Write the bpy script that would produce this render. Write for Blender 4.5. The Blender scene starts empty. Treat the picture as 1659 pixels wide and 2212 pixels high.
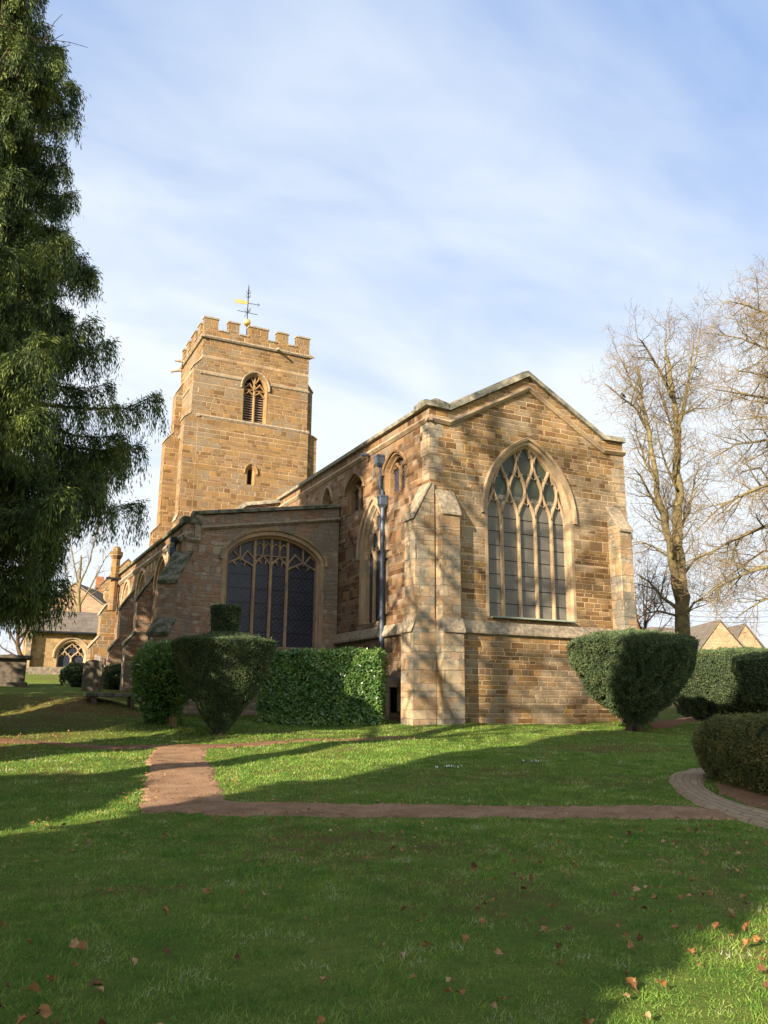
import bpy, math, random
import numpy as np
from mathutils import Vector, Matrix, noise as mnoise
from mathutils.geometry import tessellate_polygon
R_ = math.radians
S = bpy.context.scene
COL = S.collection
random.seed(7); rng = np.random.default_rng(7)

# ---------------------------------------------------------------- camera
HEAD = R_(26.5); PITCH = R_(13.2); ROLL = R_(0.5); FPX = 1780.0; CXP, CYP = 829.5, 1106.0
EYE = Vector((0, 0, 1.6))
cam_d = bpy.data.cameras.new('camera'); cam = bpy.data.objects.new('camera', cam_d); COL.objects.link(cam)
cam_d.sensor_fit = 'HORIZONTAL'; cam_d.sensor_width = 36; cam_d.lens = 36 * FPX / 1659
cam_d.clip_start = 0.1; cam_d.clip_end = 2000
cam.matrix_world = Matrix.Translation(EYE) @ Matrix.Rotation(-HEAD, 4, 'Z') @ Matrix.Rotation(math.pi / 2 + PITCH, 4, 'X') @ Matrix.Rotation(ROLL, 4, 'Z')
S.camera = cam
# ---------------------------------------------------------------- sky, sun, exposure
SUN_AZ = R_(62); SUN_EL = R_(21)                       # azimuth measured from -Y towards -X
to_sun = Vector((-math.sin(SUN_AZ) * math.cos(SUN_EL), -math.cos(SUN_AZ) * math.cos(SUN_EL), math.sin(SUN_EL)))
sd = bpy.data.lights.new('sun', 'SUN'); so = bpy.data.objects.new('sun', sd); COL.objects.link(so)
sd.energy = 4.6; sd.angle = R_(0.53); sd.color = (1.0, 0.86, 0.68)
so.rotation_euler = to_sun.to_track_quat('Z', 'Y').to_euler()
S.view_settings.view_transform = 'Standard'; S.view_settings.look = 'None'
S.view_settings.exposure = 1.70; S.view_settings.gamma = 1.0; S.view_settings.use_curve_mapping = False
W = bpy.data.worlds.new('World'); S.world = W; W.use_nodes = True


class NB:
    """small node-tree writer"""
    def __init__(s, nt): s.nt = nt; nt.nodes.clear()
    def n(s, t, **k):
        o = s.nt.nodes.new(t)
        for a, v in k.items(): setattr(o, a, v)
        return o
    def put(s, sock, v):
        if v is None: return
        if isinstance(v, bpy.types.NodeSocket): s.nt.links.new(v, sock)
        elif isinstance(v, (tuple, list)) and sock.type == 'RGBA' and len(v) == 3: sock.default_value = (*v, 1)
        else: sock.default_value = v
    def m(s, op, a, b=None, c=None, clamp=False):
        o = s.n('ShaderNodeMath', operation=op, use_clamp=clamp)
        s.put(o.inputs[0], a); s.put(o.inputs[1], b); s.put(o.inputs[2], c); return o.outputs[0]
    def vm(s, op, a, b=None, sc=None):
        o = s.n('ShaderNodeVectorMath', operation=op)
        s.put(o.inputs[0], a); s.put(o.inputs[1], b)
        if sc is not None: s.put(o.inputs['Scale'], sc)
        return o.outputs[0]
    def mix(s, f, a, b, mode='MIX'):
        o = s.n('ShaderNodeMix', data_type='RGBA', blend_type=mode)
        s.put(o.inputs[0], f); s.put(o.inputs[6], a); s.put(o.inputs[7], b); return o.outputs[2]
    def ramp(s, f, stops, interp='LINEAR'):
        o = s.n('ShaderNodeValToRGB'); o.color_ramp.interpolation = interp
        e = o.color_ramp.elements
        while len(e) < len(stops): e.new(0.5)
        for i, (p, c) in enumerate(stops):
            e[i].position = p; e[i].color = (*c, 1) if len(c) == 3 else c
        s.put(o.inputs[0], f); return o.outputs[0]
    def noise(s, v, sc, det=4, rough=.55, dim='3D', dist=0):
        o = s.n('ShaderNodeTexNoise', noise_dimensions=dim)
        if dim == '1D': s.put(o.inputs['W'], v)
        else: s.put(o.inputs['Vector'], v)
        o.inputs['Scale'].default_value = sc; o.inputs['Detail'].default_value = det
        o.inputs['Roughness'].default_value = rough; o.inputs['Distortion'].default_value = dist
        return o.outputs[0]
    def mr(s, v, a, b, c=0, d=1):
        o = s.n('ShaderNodeMapRange'); s.put(o.inputs[0], v)
        for i, q in enumerate((a, b, c, d)): o.inputs[i + 1].default_value = q
        return o.outputs[0]
    def xyz(s, x, y, z):
        o = s.n('ShaderNodeCombineXYZ'); s.put(o.inputs[0], x); s.put(o.inputs[1], y); s.put(o.inputs[2], z); return o.outputs[0]
    def sep(s, v):
        o = s.n('ShaderNodeSeparateXYZ'); s.put(o.inputs[0], v); return o.outputs


b = NB(W.node_tree)
sky = b.n('ShaderNodeTexSky'); sky.sky_type = 'NISHITA'; sky.sun_disc = False
sky.sun_elevation = SUN_EL; sky.sun_rotation = math.atan2(to_sun.x, to_sun.y)
sky.air_density = 1.0; sky.dust_density = 0.4; sky.ozone_density = 2.0
tc = b.n('ShaderNodeTexCoord'); d = tc.outputs['Generated']
sx, sy, sz = b.sep(d)
# thin high cloud: project the direction on a flat layer so that it streams towards the horizon
inv = b.m('DIVIDE', 1.0, b.m('ADD', b.m('MAXIMUM', sz, 0.0), 0.35))
cp = b.xyz(b.m('MULTIPLY', sx, inv), b.m('MULTIPLY', sy, inv), 0.0)
mp = b.n('ShaderNodeMapping'); b.put(mp.inputs[0], cp); mp.inputs['Rotation'].default_value = (0, 0, R_(38)); mp.inputs['Scale'].default_value = (1.0, 1.9, 1); mp.inputs['Location'].default_value = (3.7, 1.3, 0)
n1 = b.noise(mp.outputs[0], 1.5, 4, .55, dist=.35)
n2 = b.noise(mp.outputs[0], 5.0, 6, .6, dist=.6)
f = b.m('ADD', b.m('MULTIPLY', n1, 1.1), b.m('MULTIPLY', n2, .22))
low = b.mr(sz, 0.20, 0.70, 0.52, 0.0)
mask = b.mr(b.m('ADD', f, low), 0.53, 1.05, 0.05, 1.0)
skyc = b.mix(0.72, sky.outputs[0], (1.55, 2.30, 3.95))
colr = b.mix(mask, skyc, (3.85, 4.15, 4.45))
# extra sky brightness round the sun, behind the camera, added as fill light
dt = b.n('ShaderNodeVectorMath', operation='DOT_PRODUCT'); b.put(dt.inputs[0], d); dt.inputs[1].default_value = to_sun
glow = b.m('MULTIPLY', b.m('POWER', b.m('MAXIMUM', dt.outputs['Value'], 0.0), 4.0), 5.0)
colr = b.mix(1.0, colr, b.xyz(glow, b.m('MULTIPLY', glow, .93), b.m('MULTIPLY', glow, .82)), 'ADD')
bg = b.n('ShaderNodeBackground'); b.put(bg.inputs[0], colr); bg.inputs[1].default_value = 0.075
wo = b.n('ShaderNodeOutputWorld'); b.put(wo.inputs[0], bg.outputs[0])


# ---------------------------------------------------------------- surveying helpers
def ray(px, py):
    u = (px - CXP) / FPX; v = (CYP - py) / FPX
    u, v = u * math.cos(ROLL) - v * math.sin(ROLL), u * math.sin(ROLL) + v * math.cos(ROLL)
    fw = math.cos(PITCH) - v * math.sin(PITCH); up = math.sin(PITCH) + v * math.cos(PITCH)
    return Vector((u * math.cos(HEAD) + fw * math.sin(HEAD), -u * math.sin(HEAD) + fw * math.cos(HEAD), up))
def at(px, py, F):
    r = ray(px, py); fw = r.x * math.sin(HEAD) + r.y * math.cos(HEAD); return EYE + r * (F / fw)
def atY(px, py, Y): r = ray(px, py); return EYE + r * (Y / r.y)
def RF(Rr, F): return (Rr * math.cos(HEAD) + F * math.sin(HEAD), -Rr * math.sin(HEAD) + F * math.cos(HEAD))
_F = np.array([-60, 0, 6, 9, 11, 13, 16, 20, 24, 27, 31, 45, 70, 200])
_Z = np.array([-.3, 0, .0, .03, .08, .17, .36, .61, .86, 1.03, 1.16, 1.5, 1.9, 2.5])
_g = np.linspace(-60, 200, 1041); _zz = np.interp(_g, _F, _Z); _k = np.hanning(13); _zz = np.convolve(np.pad(_zz, 6, 'edge'), _k / _k.sum(), 'valid')
def ss(t): t = np.clip(t, 0, 1); return t * t * (3 - 2 * t)
def tz(x, y):
    x = np.asarray(x, float); y = np.asarray(y, float)
    Rr = x * math.cos(HEAD) - y * math.sin(HEAD); F = x * math.sin(HEAD) + y * math.cos(HEAD)
    z = np.interp(F, _g, _zz)
    z = z + ss((-Rr - 2) / 12) * np.clip((F - 24) / 34, 0, 1.3) * 1.55
    wv = .5 * np.sin(Rr * .55 + 1) + .4 * np.sin(Rr * 1.3)
    z = z + ss((-Rr - 8.2) / 2.5) * ss((F - 28 - wv * .5) / 2.0) * .42
    fade = ss((F - 8) / 8) * (1 - ss((F - 40) / 30))
    z = z + fade * (.035 * np.sin(x * .9 + y * .35) + .03 * np.sin(y * 1.1 - x * .5 + 2) + .02 * np.sin(x * 2.3 + 1.1 * y))
    return z
def ground(px, py, F0=2.0):
    r = ray(px, py); fw = r.x * math.sin(HEAD) + r.y * math.cos(HEAD); F = F0
    while F < 90:
        q = EYE + r * (F / fw)
        if q.z <= float(tz(q.x, q.y)): break
        F += .03
    return Vector((q.x, q.y, float(tz(q.x, q.y))))


# ---------------------------------------------------------------- object helpers
def tag(o, label=None, cat=None, group=None, kind=None):
    if label: o['label'] = label
    if cat: o['category'] = cat
    if group: o['group'] = group
    if kind: o['kind'] = kind
    return o
def empty(name, loc, label, cat, group=None):
    o = bpy.data.objects.new(name, None); COL.objects.link(o); o.location = loc; o.empty_display_size = .3
    o['_o'] = list(loc); return tag(o, label, cat, group)
def origin(parent):
    while parent is not None:
        if '_o' in parent: return Vector(parent['_o'])
        parent = parent.parent
    return Vector((0, 0, 0))
def link(name, me, mats, parent=None, loc=None):
    o = bpy.data.objects.new(name, me); COL.objects.link(o)
    for m_ in (mats if isinstance(mats, (list, tuple)) else [mats]): me.materials.append(m_)
    og = origin(parent) if parent is not None else (Vector(loc) if loc is not None else Vector((0, 0, 0)))
    me.transform(Matrix.Translation(-og))
    if parent is not None: o.parent = parent
    else:
        o.location = og; o['_o'] = list(og)
    return o
def box_uv(me):
    uv = me.uv_layers.new(name='UVMap'); n = len(me.polygons); L = len(me.loops)
    co = np.empty(len(me.vertices) * 3); me.vertices.foreach_get('co', co); co = co.reshape(-1, 3)
    li = np.empty(L, int); me.loops.foreach_get('vertex_index', li)
    nr = np.empty(n * 3); me.polygons.foreach_get('normal', nr); nr = nr.reshape(-1, 3)
    lt = np.empty(n, int); me.polygons.foreach_get('loop_total', lt)
    pn = np.repeat(nr, lt, axis=0); p = co[li]
    h = np.stack([-pn[:, 1], pn[:, 0]], 1); hl = np.linalg.norm(h, axis=1); flat = hl < .25; h = h / np.maximum(hl, 1e-6)[:, None]
    u = p[:, 0] * h[:, 0] + p[:, 1] * h[:, 1] + pn[:, 0].round(1) * 3.3; v = p[:, 2].copy()
    u[flat] = p[flat, 0]; v[flat] = p[flat, 1]
    uv.data.foreach_set('uv', np.stack([u, v], 1).ravel())


class MB:
    def __init__(s): s.v = []; s.f = []; s.mi = []
    def add(s, vs, fs, mi=0):
        k = len(s.v); s.v += [tuple(q) for q in vs]; s.f += [tuple(k + i for i in q) for q in fs]; s.mi += [mi] * len(fs)
    def box(s, a, c, mi=0):
        x0, y0, z0 = a; x1, y1, z1 = c
        s.add([(x0, y0, z0), (x1, y0, z0), (x1, y1, z0), (x0, y1, z0), (x0, y0, z1), (x1, y0, z1), (x1, y1, z1), (x0, y1, z1)],
              [(3, 2, 1, 0), (4, 5, 6, 7), (0, 1, 5, 4), (1, 2, 6, 5), (2, 3, 7, 6), (3, 0, 4, 7)], mi)
    def prism(s, poly, vec, mi=0):
        """3-D polygon swept along vec"""
        n = len(poly); P = [Vector(q) for q in poly]; vec = Vector(vec)
        nrm = sum(((P[i] - P[0]).cross(P[(i + 1) % n] - P[0]) for i in range(n)), Vector())
        if nrm.dot(vec) > 0: P = P[::-1]
        s.add(P + [q + vec for q in P], [tuple(range(n)), tuple(range(2 * n - 1, n - 1, -1))] + [(i, n + i, n + (i + 1) % n, (i + 1) % n) for i in range(n)], mi)
    def extr(s, p0, p1, N, prof, mi=0):
        """profile [(out,z)] pulled from p0 to p1; N = outward wall normal"""
        p0 = Vector(p0); p1 = Vector(p1); N = Vector(N)
        s.prism([p0 + N * a + Vector((0, 0, c)) for a, c in prof], p1 - p0, mi)
    def sweep(s, pts, N, prof, closed=False, mi=0, cap=True):
        """profile [(side,out)] carried along a path lying in a plane of normal N"""
        P = [Vector(q) for q in pts]; N = Vector(N).normalized(); n = len(P); m_ = len(prof); vs = []
        for i in range(n):
            a = P[i - 1] if (i > 0 or closed) else None; c = P[(i + 1) % n] if (i < n - 1 or closed) else None
            t0 = (P[i] - a).normalized() if a is not None else None; t1 = (c - P[i]).normalized() if c is not None else None
            t = ((t0 or t1) + (t1 or t0)).normalized(); sd_ = t.cross(N).normalized()
            k = 1.0
            if t0 and t1: k = 1 / max(.5, math.sqrt(max(.01, (1 + t0.dot(t1)) / 2)))
            for x_, y_ in prof: vs.append(P[i] + sd_ * x_ * k + N * y_)
        fs = []
        for i in range(n if closed else n - 1):
            j = (i + 1) % n
            for q in range(m_):
                r = (q + 1) % m_; fs.append((i * m_ + q, i * m_ + r, j * m_ + r, j * m_ + q))
        if not closed and cap: fs += [tuple(range(m_ - 1, -1, -1)), tuple((n - 1) * m_ + q for q in range(m_))]
        s.add(vs, fs, mi)
    def tube(s, pts, rad, n=6, mi=0):
        P = [Vector(q) for q in pts]; vs = []; k = len(P); a = None
        for i in range(k):
            t = (P[min(i + 1, k - 1)] - P[max(i - 1, 0)]).normalized()
            if a is None: a = t.cross(Vector((0, 0, 1)) if abs(t.z) < .8 else Vector((1, 0, 0)))
            else: a = a - t * a.dot(t)
            a.normalize(); c = t.cross(a); r = rad[i] if hasattr(rad, '__len__') else rad
            for q in range(n):
                w = 2 * math.pi * q / n; vs.append(P[i] + (a * math.cos(w) + c * math.sin(w)) * r)
        fs = [(i * n + q, i * n + (q + 1) % n, (i + 1) * n + (q + 1) % n, (i + 1) * n + q) for i in range(k - 1) for q in range(n)]
        fs += [tuple(range(n - 1, -1, -1)), tuple((k - 1) * n + q for q in range(n))]
        s.add(vs, fs, mi)
    def lathe(s, c, prof, n=16, mi=0, sq=None, rot=0):
        """prof [(r,z)] ; sq = superellipse exponent for a squarish plan"""
        vs = []
        for r, z in prof:
            for q in range(n):
                w = 2 * math.pi * q / n; k = 1.0
                if sq: k = 1 / (abs(math.cos(w)) ** sq + abs(math.sin(w)) ** sq) ** (1 / sq)
                vs.append((c[0] + r * k * math.cos(w + rot), c[1] + r * k * math.sin(w + rot), c[2] + z))
        k = len(prof)
        fs = [(i * n + q, i * n + (q + 1) % n, (i + 1) * n + (q + 1) % n, (i + 1) * n + q) for i in range(k - 1) for q in range(n)]
        fs += [tuple(range(n - 1, -1, -1)), tuple((k - 1) * n + q for q in range(n))]
        s.add(vs, fs, mi)
    def wall(s, outer, holes, O, U, N, thick, reveal=.35, mi=0, back=True):
        """2-D polygon with holes in the plane (U, z) at O; front faces N, reveals run inwards"""
        O = Vector(O); U = Vector(U); N = Vector(N); Z = Vector((0, 0, 1))
        def p3(q, dd=0): return O + U * q[0] + Z * q[1] - N * dd
        loops = [outer] + holes; tri = tessellate_polygon([[Vector((q[0], q[1], 0)) for q in l] for l in loops])
        allp = [q for l in loops for q in l]; fs = []
        for t in tri:
            A, B_, C_ = (Vector(p3(allp[i])) for i in t)
            fs.append(tuple(t) if (B_ - A).cross(C_ - A).dot(N) > 0 else tuple(t[::-1]))
        s.add([p3(q) for q in allp], fs, mi)
        def area(l): return sum(l[i][0] * l[(i + 1) % len(l)][1] - l[(i + 1) % len(l)][0] * l[i][1] for i in range(len(l)))
        hand = 1 if U.cross(Z).dot(N) > 0 else -1
        for li, l in enumerate(loops):
            dd = thick if li == 0 else reveal; n = len(l); ccw = (area(l) * hand > 0)
            if li: ccw = not ccw
            vs = [p3(q) for q in l] + [p3(q, dd) for q in l]
            fs = [((i, n + i, n + (i + 1) % n, (i + 1) % n) if ccw else ((i + 1) % n, n + (i + 1) % n, n + i, i)) for i in range(n)]
            s.add(vs, fs, mi)
        if back:
            n = len(outer); s.add([p3(q, thick) for q in outer], [tuple(range(n))], mi)
    def islands(s):
        par = list(range(len(s.v)))
        def fd(a):
            while par[a] != a: par[a] = par[par[a]]; a = par[a]
            return a
        for f_ in s.f:
            r0 = fd(f_[0])
            for q in f_[1:]: par[fd(q)] = r0
        gr_ = {}
        for f_, m_ in zip(s.f, s.mi): gr_.setdefault(fd(f_[0]), []).append((f_, m_))
        out = []
        for fl in gr_.values():
            ids = sorted({i for f_, _ in fl for i in f_}); mp_ = {a: k for k, a in enumerate(ids)}; q = MB()
            q.v = [s.v[i] for i in ids]; q.f = [tuple(mp_[i] for i in f_) for f_, _ in fl]; q.mi = [m_ for _, m_ in fl]; out.append(q)
        return out
    def split(s, name, *a, **k): return [q.build(name, *a, **k) for q in s.islands()]
    def build(s, name, mats, parent=None, loc=None, smooth=False, uv=True, bevel=0):
        me = bpy.data.meshes.new(name); me.from_pydata(s.v, [], s.f); me.update()
        me.polygons.foreach_set('material_index', s.mi)
        if smooth: me.polygons.foreach_set('use_smooth', [True] * len(me.polygons))
        if uv: box_uv(me)
        o = link(name, me, mats, parent, loc)
        if bevel:
            m_ = o.modifiers.new('Bevel', 'BEVEL'); m_.width = bevel; m_.segments = 2; m_.limit_method = 'ANGLE'; m_.angle_limit = R_(40)
        return o


def quads(name, C, D, Nn, L, Wd, mat, parent=None, loc=None, shape='leaf', bend=0.0):
    """many small leaf faces. C centres/base, D long direction, Nn rough normal, L length, Wd width (arrays)"""
    C = np.asarray(C); D = D / np.maximum(np.linalg.norm(D, axis=1), 1e-6)[:, None]
    Sd = np.cross(D, Nn); Sd /= np.maximum(np.linalg.norm(Sd, axis=1), 1e-6)[:, None]
    n = len(C); L = (np.ones(n) * L)[:, None]; Wd = (np.ones(n) * Wd)[:, None]
    if shape == 'leaf':
        v = np.stack([C, C + D * L * .45 + Sd * Wd, C + D * L, C + D * L * .45 - Sd * Wd], 1); k = 4
    else:                                           # blade: tapering triangle with a bent tip
        up = np.array([0, 0, -1.0]); v = np.stack([C - Sd * Wd, C + Sd * Wd, C + D * L + up * L * bend], 1); k = 3
    me = bpy.data.meshes.new(name); me.vertices.add(n * k); me.vertices.foreach_set('co', v.reshape(-1))
    me.loops.add(n * k); me.loops.foreach_set('vertex_index', np.arange(n * k, dtype=np.int32))
    me.polygons.add(n); me.polygons.foreach_set('loop_start', np.arange(0, n * k, k, dtype=np.int32)); me.polygons.foreach_set('loop_total', np.full(n, k, dtype=np.int32))
    me.update(); me.validate()
    return link(name, me, mat, parent, loc)


# ---------------------------------------------------------------- materials
def mat(name):
    m_ = bpy.data.materials.new(name); m_.use_nodes = True; bb = NB(m_.node_tree)
    p = bb.n('ShaderNodeBsdfPrincipled'); o = bb.n('ShaderNodeOutputMaterial'); bb.put(o.inputs[0], p.outputs[0])
    return m_, bb, p
def bump(bb, p, h, st=.5, dist=.02):
    o = bb.n('ShaderNodeBump'); o.inputs['Strength'].default_value = st; o.inputs['Distance'].default_value = dist
    bb.put(o.inputs['Height'], h); bb.put(p.inputs['Normal'], o.outputs[0])

def stone(name, cols, mortar, bw=.42, bh=.2, mw=.014, patch=None, patch_amt=.0, patch_sc=.5, wob=.012, rough=.92, bmp=.8, dirt=.35, lichen=0.0):
    m_, bb, p = mat(name)
    uvn = bb.n('ShaderNodeUVMap'); uvn.uv_map = 'UVMap'; ob = bb.n('ShaderNodeTexCoord').outputs['Object']
    u, v, _ = bb.sep(uvn.outputs[0])
    wn = bb.n('ShaderNodeTexNoise'); bb.put(wn.inputs['Vector'], ob); wn.inputs['Scale'].default_value = 5.5; wn.inputs['Detail'].default_value = 3
    wx, wy, wz = bb.sep(bb.vm('SUBTRACT', wn.outputs['Color'], (.5, .5, .5)))
    u = bb.m('ADD', u, bb.m('MULTIPLY', wx, wob * 5)); v = bb.m('ADD', v, bb.m('MULTIPLY', wy, wob * 4))
    # courses of uneven height
    vr = bb.m('ADD', bb.m('DIVIDE', v, bh), bb.m('MULTIPLY', bb.noise(v, 1.9, 1, .5, '1D'), 2.4))
    row = bb.m('FLOOR', vr); fv = bb.m('FRACT', vr)
    wr = bb.n('ShaderNodeTexWhiteNoise', noise_dimensions='1D'); bb.put(wr.inputs['W'], row)
    rr, rg, rb = bb.sep(wr.outputs['Color'])
    width = bb.m('MULTIPLY', bb.m('ADD', .65, bb.m('MULTIPLY', rr, .75)), bw)
    ur = bb.m('ADD', bb.m('ADD', bb.m('DIVIDE', u, width), bb.m('MULTIPLY', rg, 31.7)), bb.m('MULTIPLY', bb.noise(bb.m('ADD', u, bb.m('MULTIPLY', rb, 50)), 1.3, 1, .5, '1D'), 1.5))
    colu = bb.m('FLOOR', ur); fu = bb.m('FRACT', ur)
    wc = bb.n('ShaderNodeTexWhiteNoise', noise_dimensions='3D'); bb.put(wc.inputs['Vector'], bb.xyz(row, colu, 0.5))
    c1, c2, c3 = bb.sep(wc.outputs['Color'])
    du = bb.m('MULTIPLY', bb.m('MINIMUM', fu, bb.m('SUBTRACT', 1, fu)), width); dv = bb.m('MULTIPLY', bb.m('MINIMUM', fv, bb.m('SUBTRACT', 1, fv)), bh)
    dm = bb.m('MINIMUM', du, dv)
    en = bb.noise(ob, 22, 3, .6)
    dm2 = bb.m('ADD', dm, bb.m('MULTIPLY', bb.m('SUBTRACT', en, .5), mw * 1.4))
    stone_m = bb.mr(dm2, mw * .35, mw * 1.15)
    base = bb.ramp(c1, [(i / (len(cols) - 1), c) for i, c in enumerate(cols)])
    fine = bb.noise(ob, 13, 5, .7); fine2 = bb.noise(ob, 60, 3, .6)
    base = bb.mix(bb.m('MULTIPLY', fine, .55), base, bb.mix(1, base, (.45, .42, .40), 'MULTIPLY'))
    base = bb.mix(bb.mr(c2, 0, 1, 0, .35), base, bb.mix(1, base, (1.6, 1.55, 1.5), 'MULTIPLY'))
    if patch is not None:
        pn = bb.noise(ob, patch_sc, 3, .6)
        pm = bb.mr(bb.m('ADD', pn, bb.m('MULTIPLY', bb.m('SUBTRACT', c3, .5), .16)), .62 - patch_amt * .35, .70 - patch_amt * .35)
        base = bb.mix(pm, base, bb.mix(bb.m('MULTIPLY', fine, .7), patch, bb.mix(1, patch, (.5, .48, .45), 'MULTIPLY')))
    jv = bb.mr(bb.noise(ob, 1.7, 4, .65), .40, .62, .40, 1.0); jm = bb.m('SUBTRACT', 1, bb.m('MULTIPLY', bb.m('SUBTRACT', 1, stone_m), jv))
    c = bb.mix(jm, bb.mix(bb.m('MULTIPLY', en, .6), mortar, bb.mix(1, mortar, (.55, .5, .45), 'MULTIPLY')), base)
    dn = bb.noise(ob, .55, 5, .65); c = bb.mix(bb.m('MULTIPLY', bb.mr(dn, .42, .7), dirt), c, bb.mix(1, c, (.55, .52, .5), 'MULTIPLY'))
    if lichen:
        ln = bb.noise(ob, 9, 6, .75); c = bb.mix(bb.m('MULTIPLY', bb.mr(ln, .56, .66), lichen), c, (.48, .46, .38))
        ln = bb.noise(ob, 2.3, 5, .7); c = bb.mix(bb.m('MULTIPLY', bb.mr(ln, .55, .66), lichen * .8), c, (.10, .11, .05))
    bb.put(p.inputs['Base Color'], c); p.inputs['Roughness'].default_value = rough; p.inputs['Specular IOR Level'].default_value = .2
    h = bb.m('ADD', bb.m('MULTIPLY', stone_m, .7), bb.m('ADD', bb.m('MULTIPLY', fine, .9), bb.m('ADD', bb.m('MULTIPLY', fine2, .35), bb.m('MULTIPLY', c2, .35))))
    bump(bb, p, h, bmp, .03)
    return m_

def simple(name, c1, c2, sc=6, rough=.8, metal=0, bmp=.3, spec=.3, det=5, lo=.35, hi=.65):
    m_, bb, p = mat(name); ob = bb.n('ShaderNodeTexCoord').outputs['Object']
    n_ = bb.noise(ob, sc, det, .65); bb.put(p.inputs['Base Color'], bb.mix(bb.mr(n_, lo, hi), c1, c2))
    p.inputs['Roughness'].default_value = rough; p.inputs['Metallic'].default_value = metal; p.inputs['Specular IOR Level'].default_value = spec
    if bmp: bump(bb, p, n_, bmp, .02)
    return m_

IRON = stone('brown_ironstone', [(.135, .072, .029), (.23, .13, .050), (.32, .19, .070), (.20, .128, .066), (.38, .25, .12)], (.62, .45, .26), .42, .155, .018, (.36, .27, .17), .28, .35, dirt=.6, lichen=.15)
NWALL = stone('dark_ironstone', [(.09, .047, .022), (.18, .098, .045), (.28, .17, .085), (.15, .10, .065), (.34, .25, .165)], (.38, .27, .16), .38, .18, .016, (.24, .18, .12), .15, .5)
GOLD = stone('golden_ironstone', [(.15, .086, .036), (.22, .135, .056), (.28, .178, .074), (.19, .12, .062), (.30, .17, .055)], (.46, .34, .21), .46, .21, .018, (.25, .19, .12), .30, .22, dirt=.5)
RUBBLE = stone('pink_grey_rubble', [(.27, .165, .095), (.40, .27, .17), (.34, .185, .11), (.44, .36, .26), (.28, .21, .15)], (.42, .32, .22), .27, .14, .012, (.32, .27, .20), .30, .6, wob=.035, bmp=1.0, lichen=.12)
PALE = stone('weathered_limestone', [(.39, .29, .17), (.49, .38, .235), (.44, .335, .215), (.37, .235, .12), (.46, .37, .26)], (.32, .24, .15), .56, .30, .008, (.29, .26, .20), .3, 1.1, wob=.03, bmp=1.1, dirt=.8, lichen=.55)
DRESS = stone('window_dressing', [(.34, .235, .135), (.42, .305, .18), (.38, .28, .17)], (.36, .27, .17), .5, .45, .005, (.34, .25, .18), .2, 1.2, bmp=.3, dirt=.2, lichen=.1)
DRESSA = stone('aisle_dressing', [(.36, .26, .155), (.44, .32, .19), (.40, .25, .15)], (.30, .22, .14), .45, .4, .005, (.3, .25, .18), .2, 1.2, bmp=.35)
DRESSG = stone('golden_dressing', [(.25, .155, .065), (.32, .20, .085), (.28, .18, .08)], (.30, .22, .13), .4, .35, .005)
DRESSN = stone('brown_dressing', [(.20, .125, .062), (.27, .175, .09), (.23, .135, .06)], (.24, .17, .10), .4, .35, .005)
LICH = simple('lichened_coping', (.11, .105, .08), (.33, .29, .20), 5, .95, bmp=.8)
MOSS = simple('mossy_stone', (.045, .055, .02), (.19, .17, .12), 3.2, .95, bmp=1.0, lo=.42, hi=.6)
WEATH = simple('weathering_stone', (.15, .125, .085), (.38, .30, .20), 7, .95, bmp=.9)
LEADP = simple('grey_painted_iron', (.045, .06, .085), (.09, .11, .14), 3, .45, .2, .15)
ROOFM = simple('lead_roof', (.12, .12, .12), (.2, .2, .2), 2, .6, .1)
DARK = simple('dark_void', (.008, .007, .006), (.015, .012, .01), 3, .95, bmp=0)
GOLDL = simple('gilding', (.75, .50, .12), (.85, .6, .2), 4, .35, .7, .1)
IRONB = simple('black_iron', (.02, .02, .022), (.04, .04, .045), 8, .5, .6, .1)
WOODL = simple('louvre_wood', (.20, .14, .10), (.28, .2, .15), 8, .8)
BARK = simple('olive_bark', (.10, .075, .035), (.21, .17, .075), 3.5, .95, bmp=.9)
TWIG = simple('bare_twigs', (.11, .075, .042), (.20, .15, .08), 2, .9, bmp=0)
DARKB = simple('dark_bark', (.045, .03, .018), (.09, .06, .035), 5, .95, bmp=.8)
BLACKF = simple('black_feathers', (.008, .008, .01), (.015, .015, .018), 9, .6, bmp=.1)

def glass(name, base, guard, sc, amt, rot=45, rough=.35, tint=None):
    m_, bb, p = mat(name); uvn = bb.n('ShaderNodeUVMap'); uvn.uv_map = 'UVMap'
    mp = bb.n('ShaderNodeMapping'); bb.put(mp.inputs[0], uvn.outputs[0]); mp.inputs['Rotation'].default_value = (0, 0, R_(rot)); mp.inputs['Scale'].default_value = (sc, sc, sc)
    x_, y_, _ = bb.sep(mp.outputs[0])
    def tri(q): return bb.m('ABSOLUTE', bb.m('SUBTRACT', bb.m('FRACT', q), .5))
    g = bb.mr(bb.m('MINIMUM', tri(x_), tri(y_)), .03, .13, 1, 0)
    nn = bb.noise(bb.n('ShaderNodeTexCoord').outputs['Object'], 1.6, 4, .6)
    c0 = bb.mix(bb.mr(nn, .35, .65), base, tint or base)
    bb.put(p.inputs['Base Color'], bb.mix(bb.m('MULTIPLY', g, amt), c0, guard))
    p.inputs['Roughness'].default_value = rough; p.inputs['Specular IOR Level'].default_value = .35
    bump(bb, p, bb.m('ADD', g, nn), .3, .006); return m_
GL_E = glass('leaded_glass_behind_mesh_guard', (.16, .14, .11), (.26, .23, .175), 14, .6, 0, .75, (.115, .105, .09))
GL_T = glass('green_tinted_leaded_glass', (.03, .045, .035), (.08, .09, .065), 14, .4, 45, .4, (.06, .055, .03))
GL_A = glass('diamond_leaded_glass', (.012, .016, .03), (.075, .075, .08), 7, .8, 52, .25, (.03, .035, .055))

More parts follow.
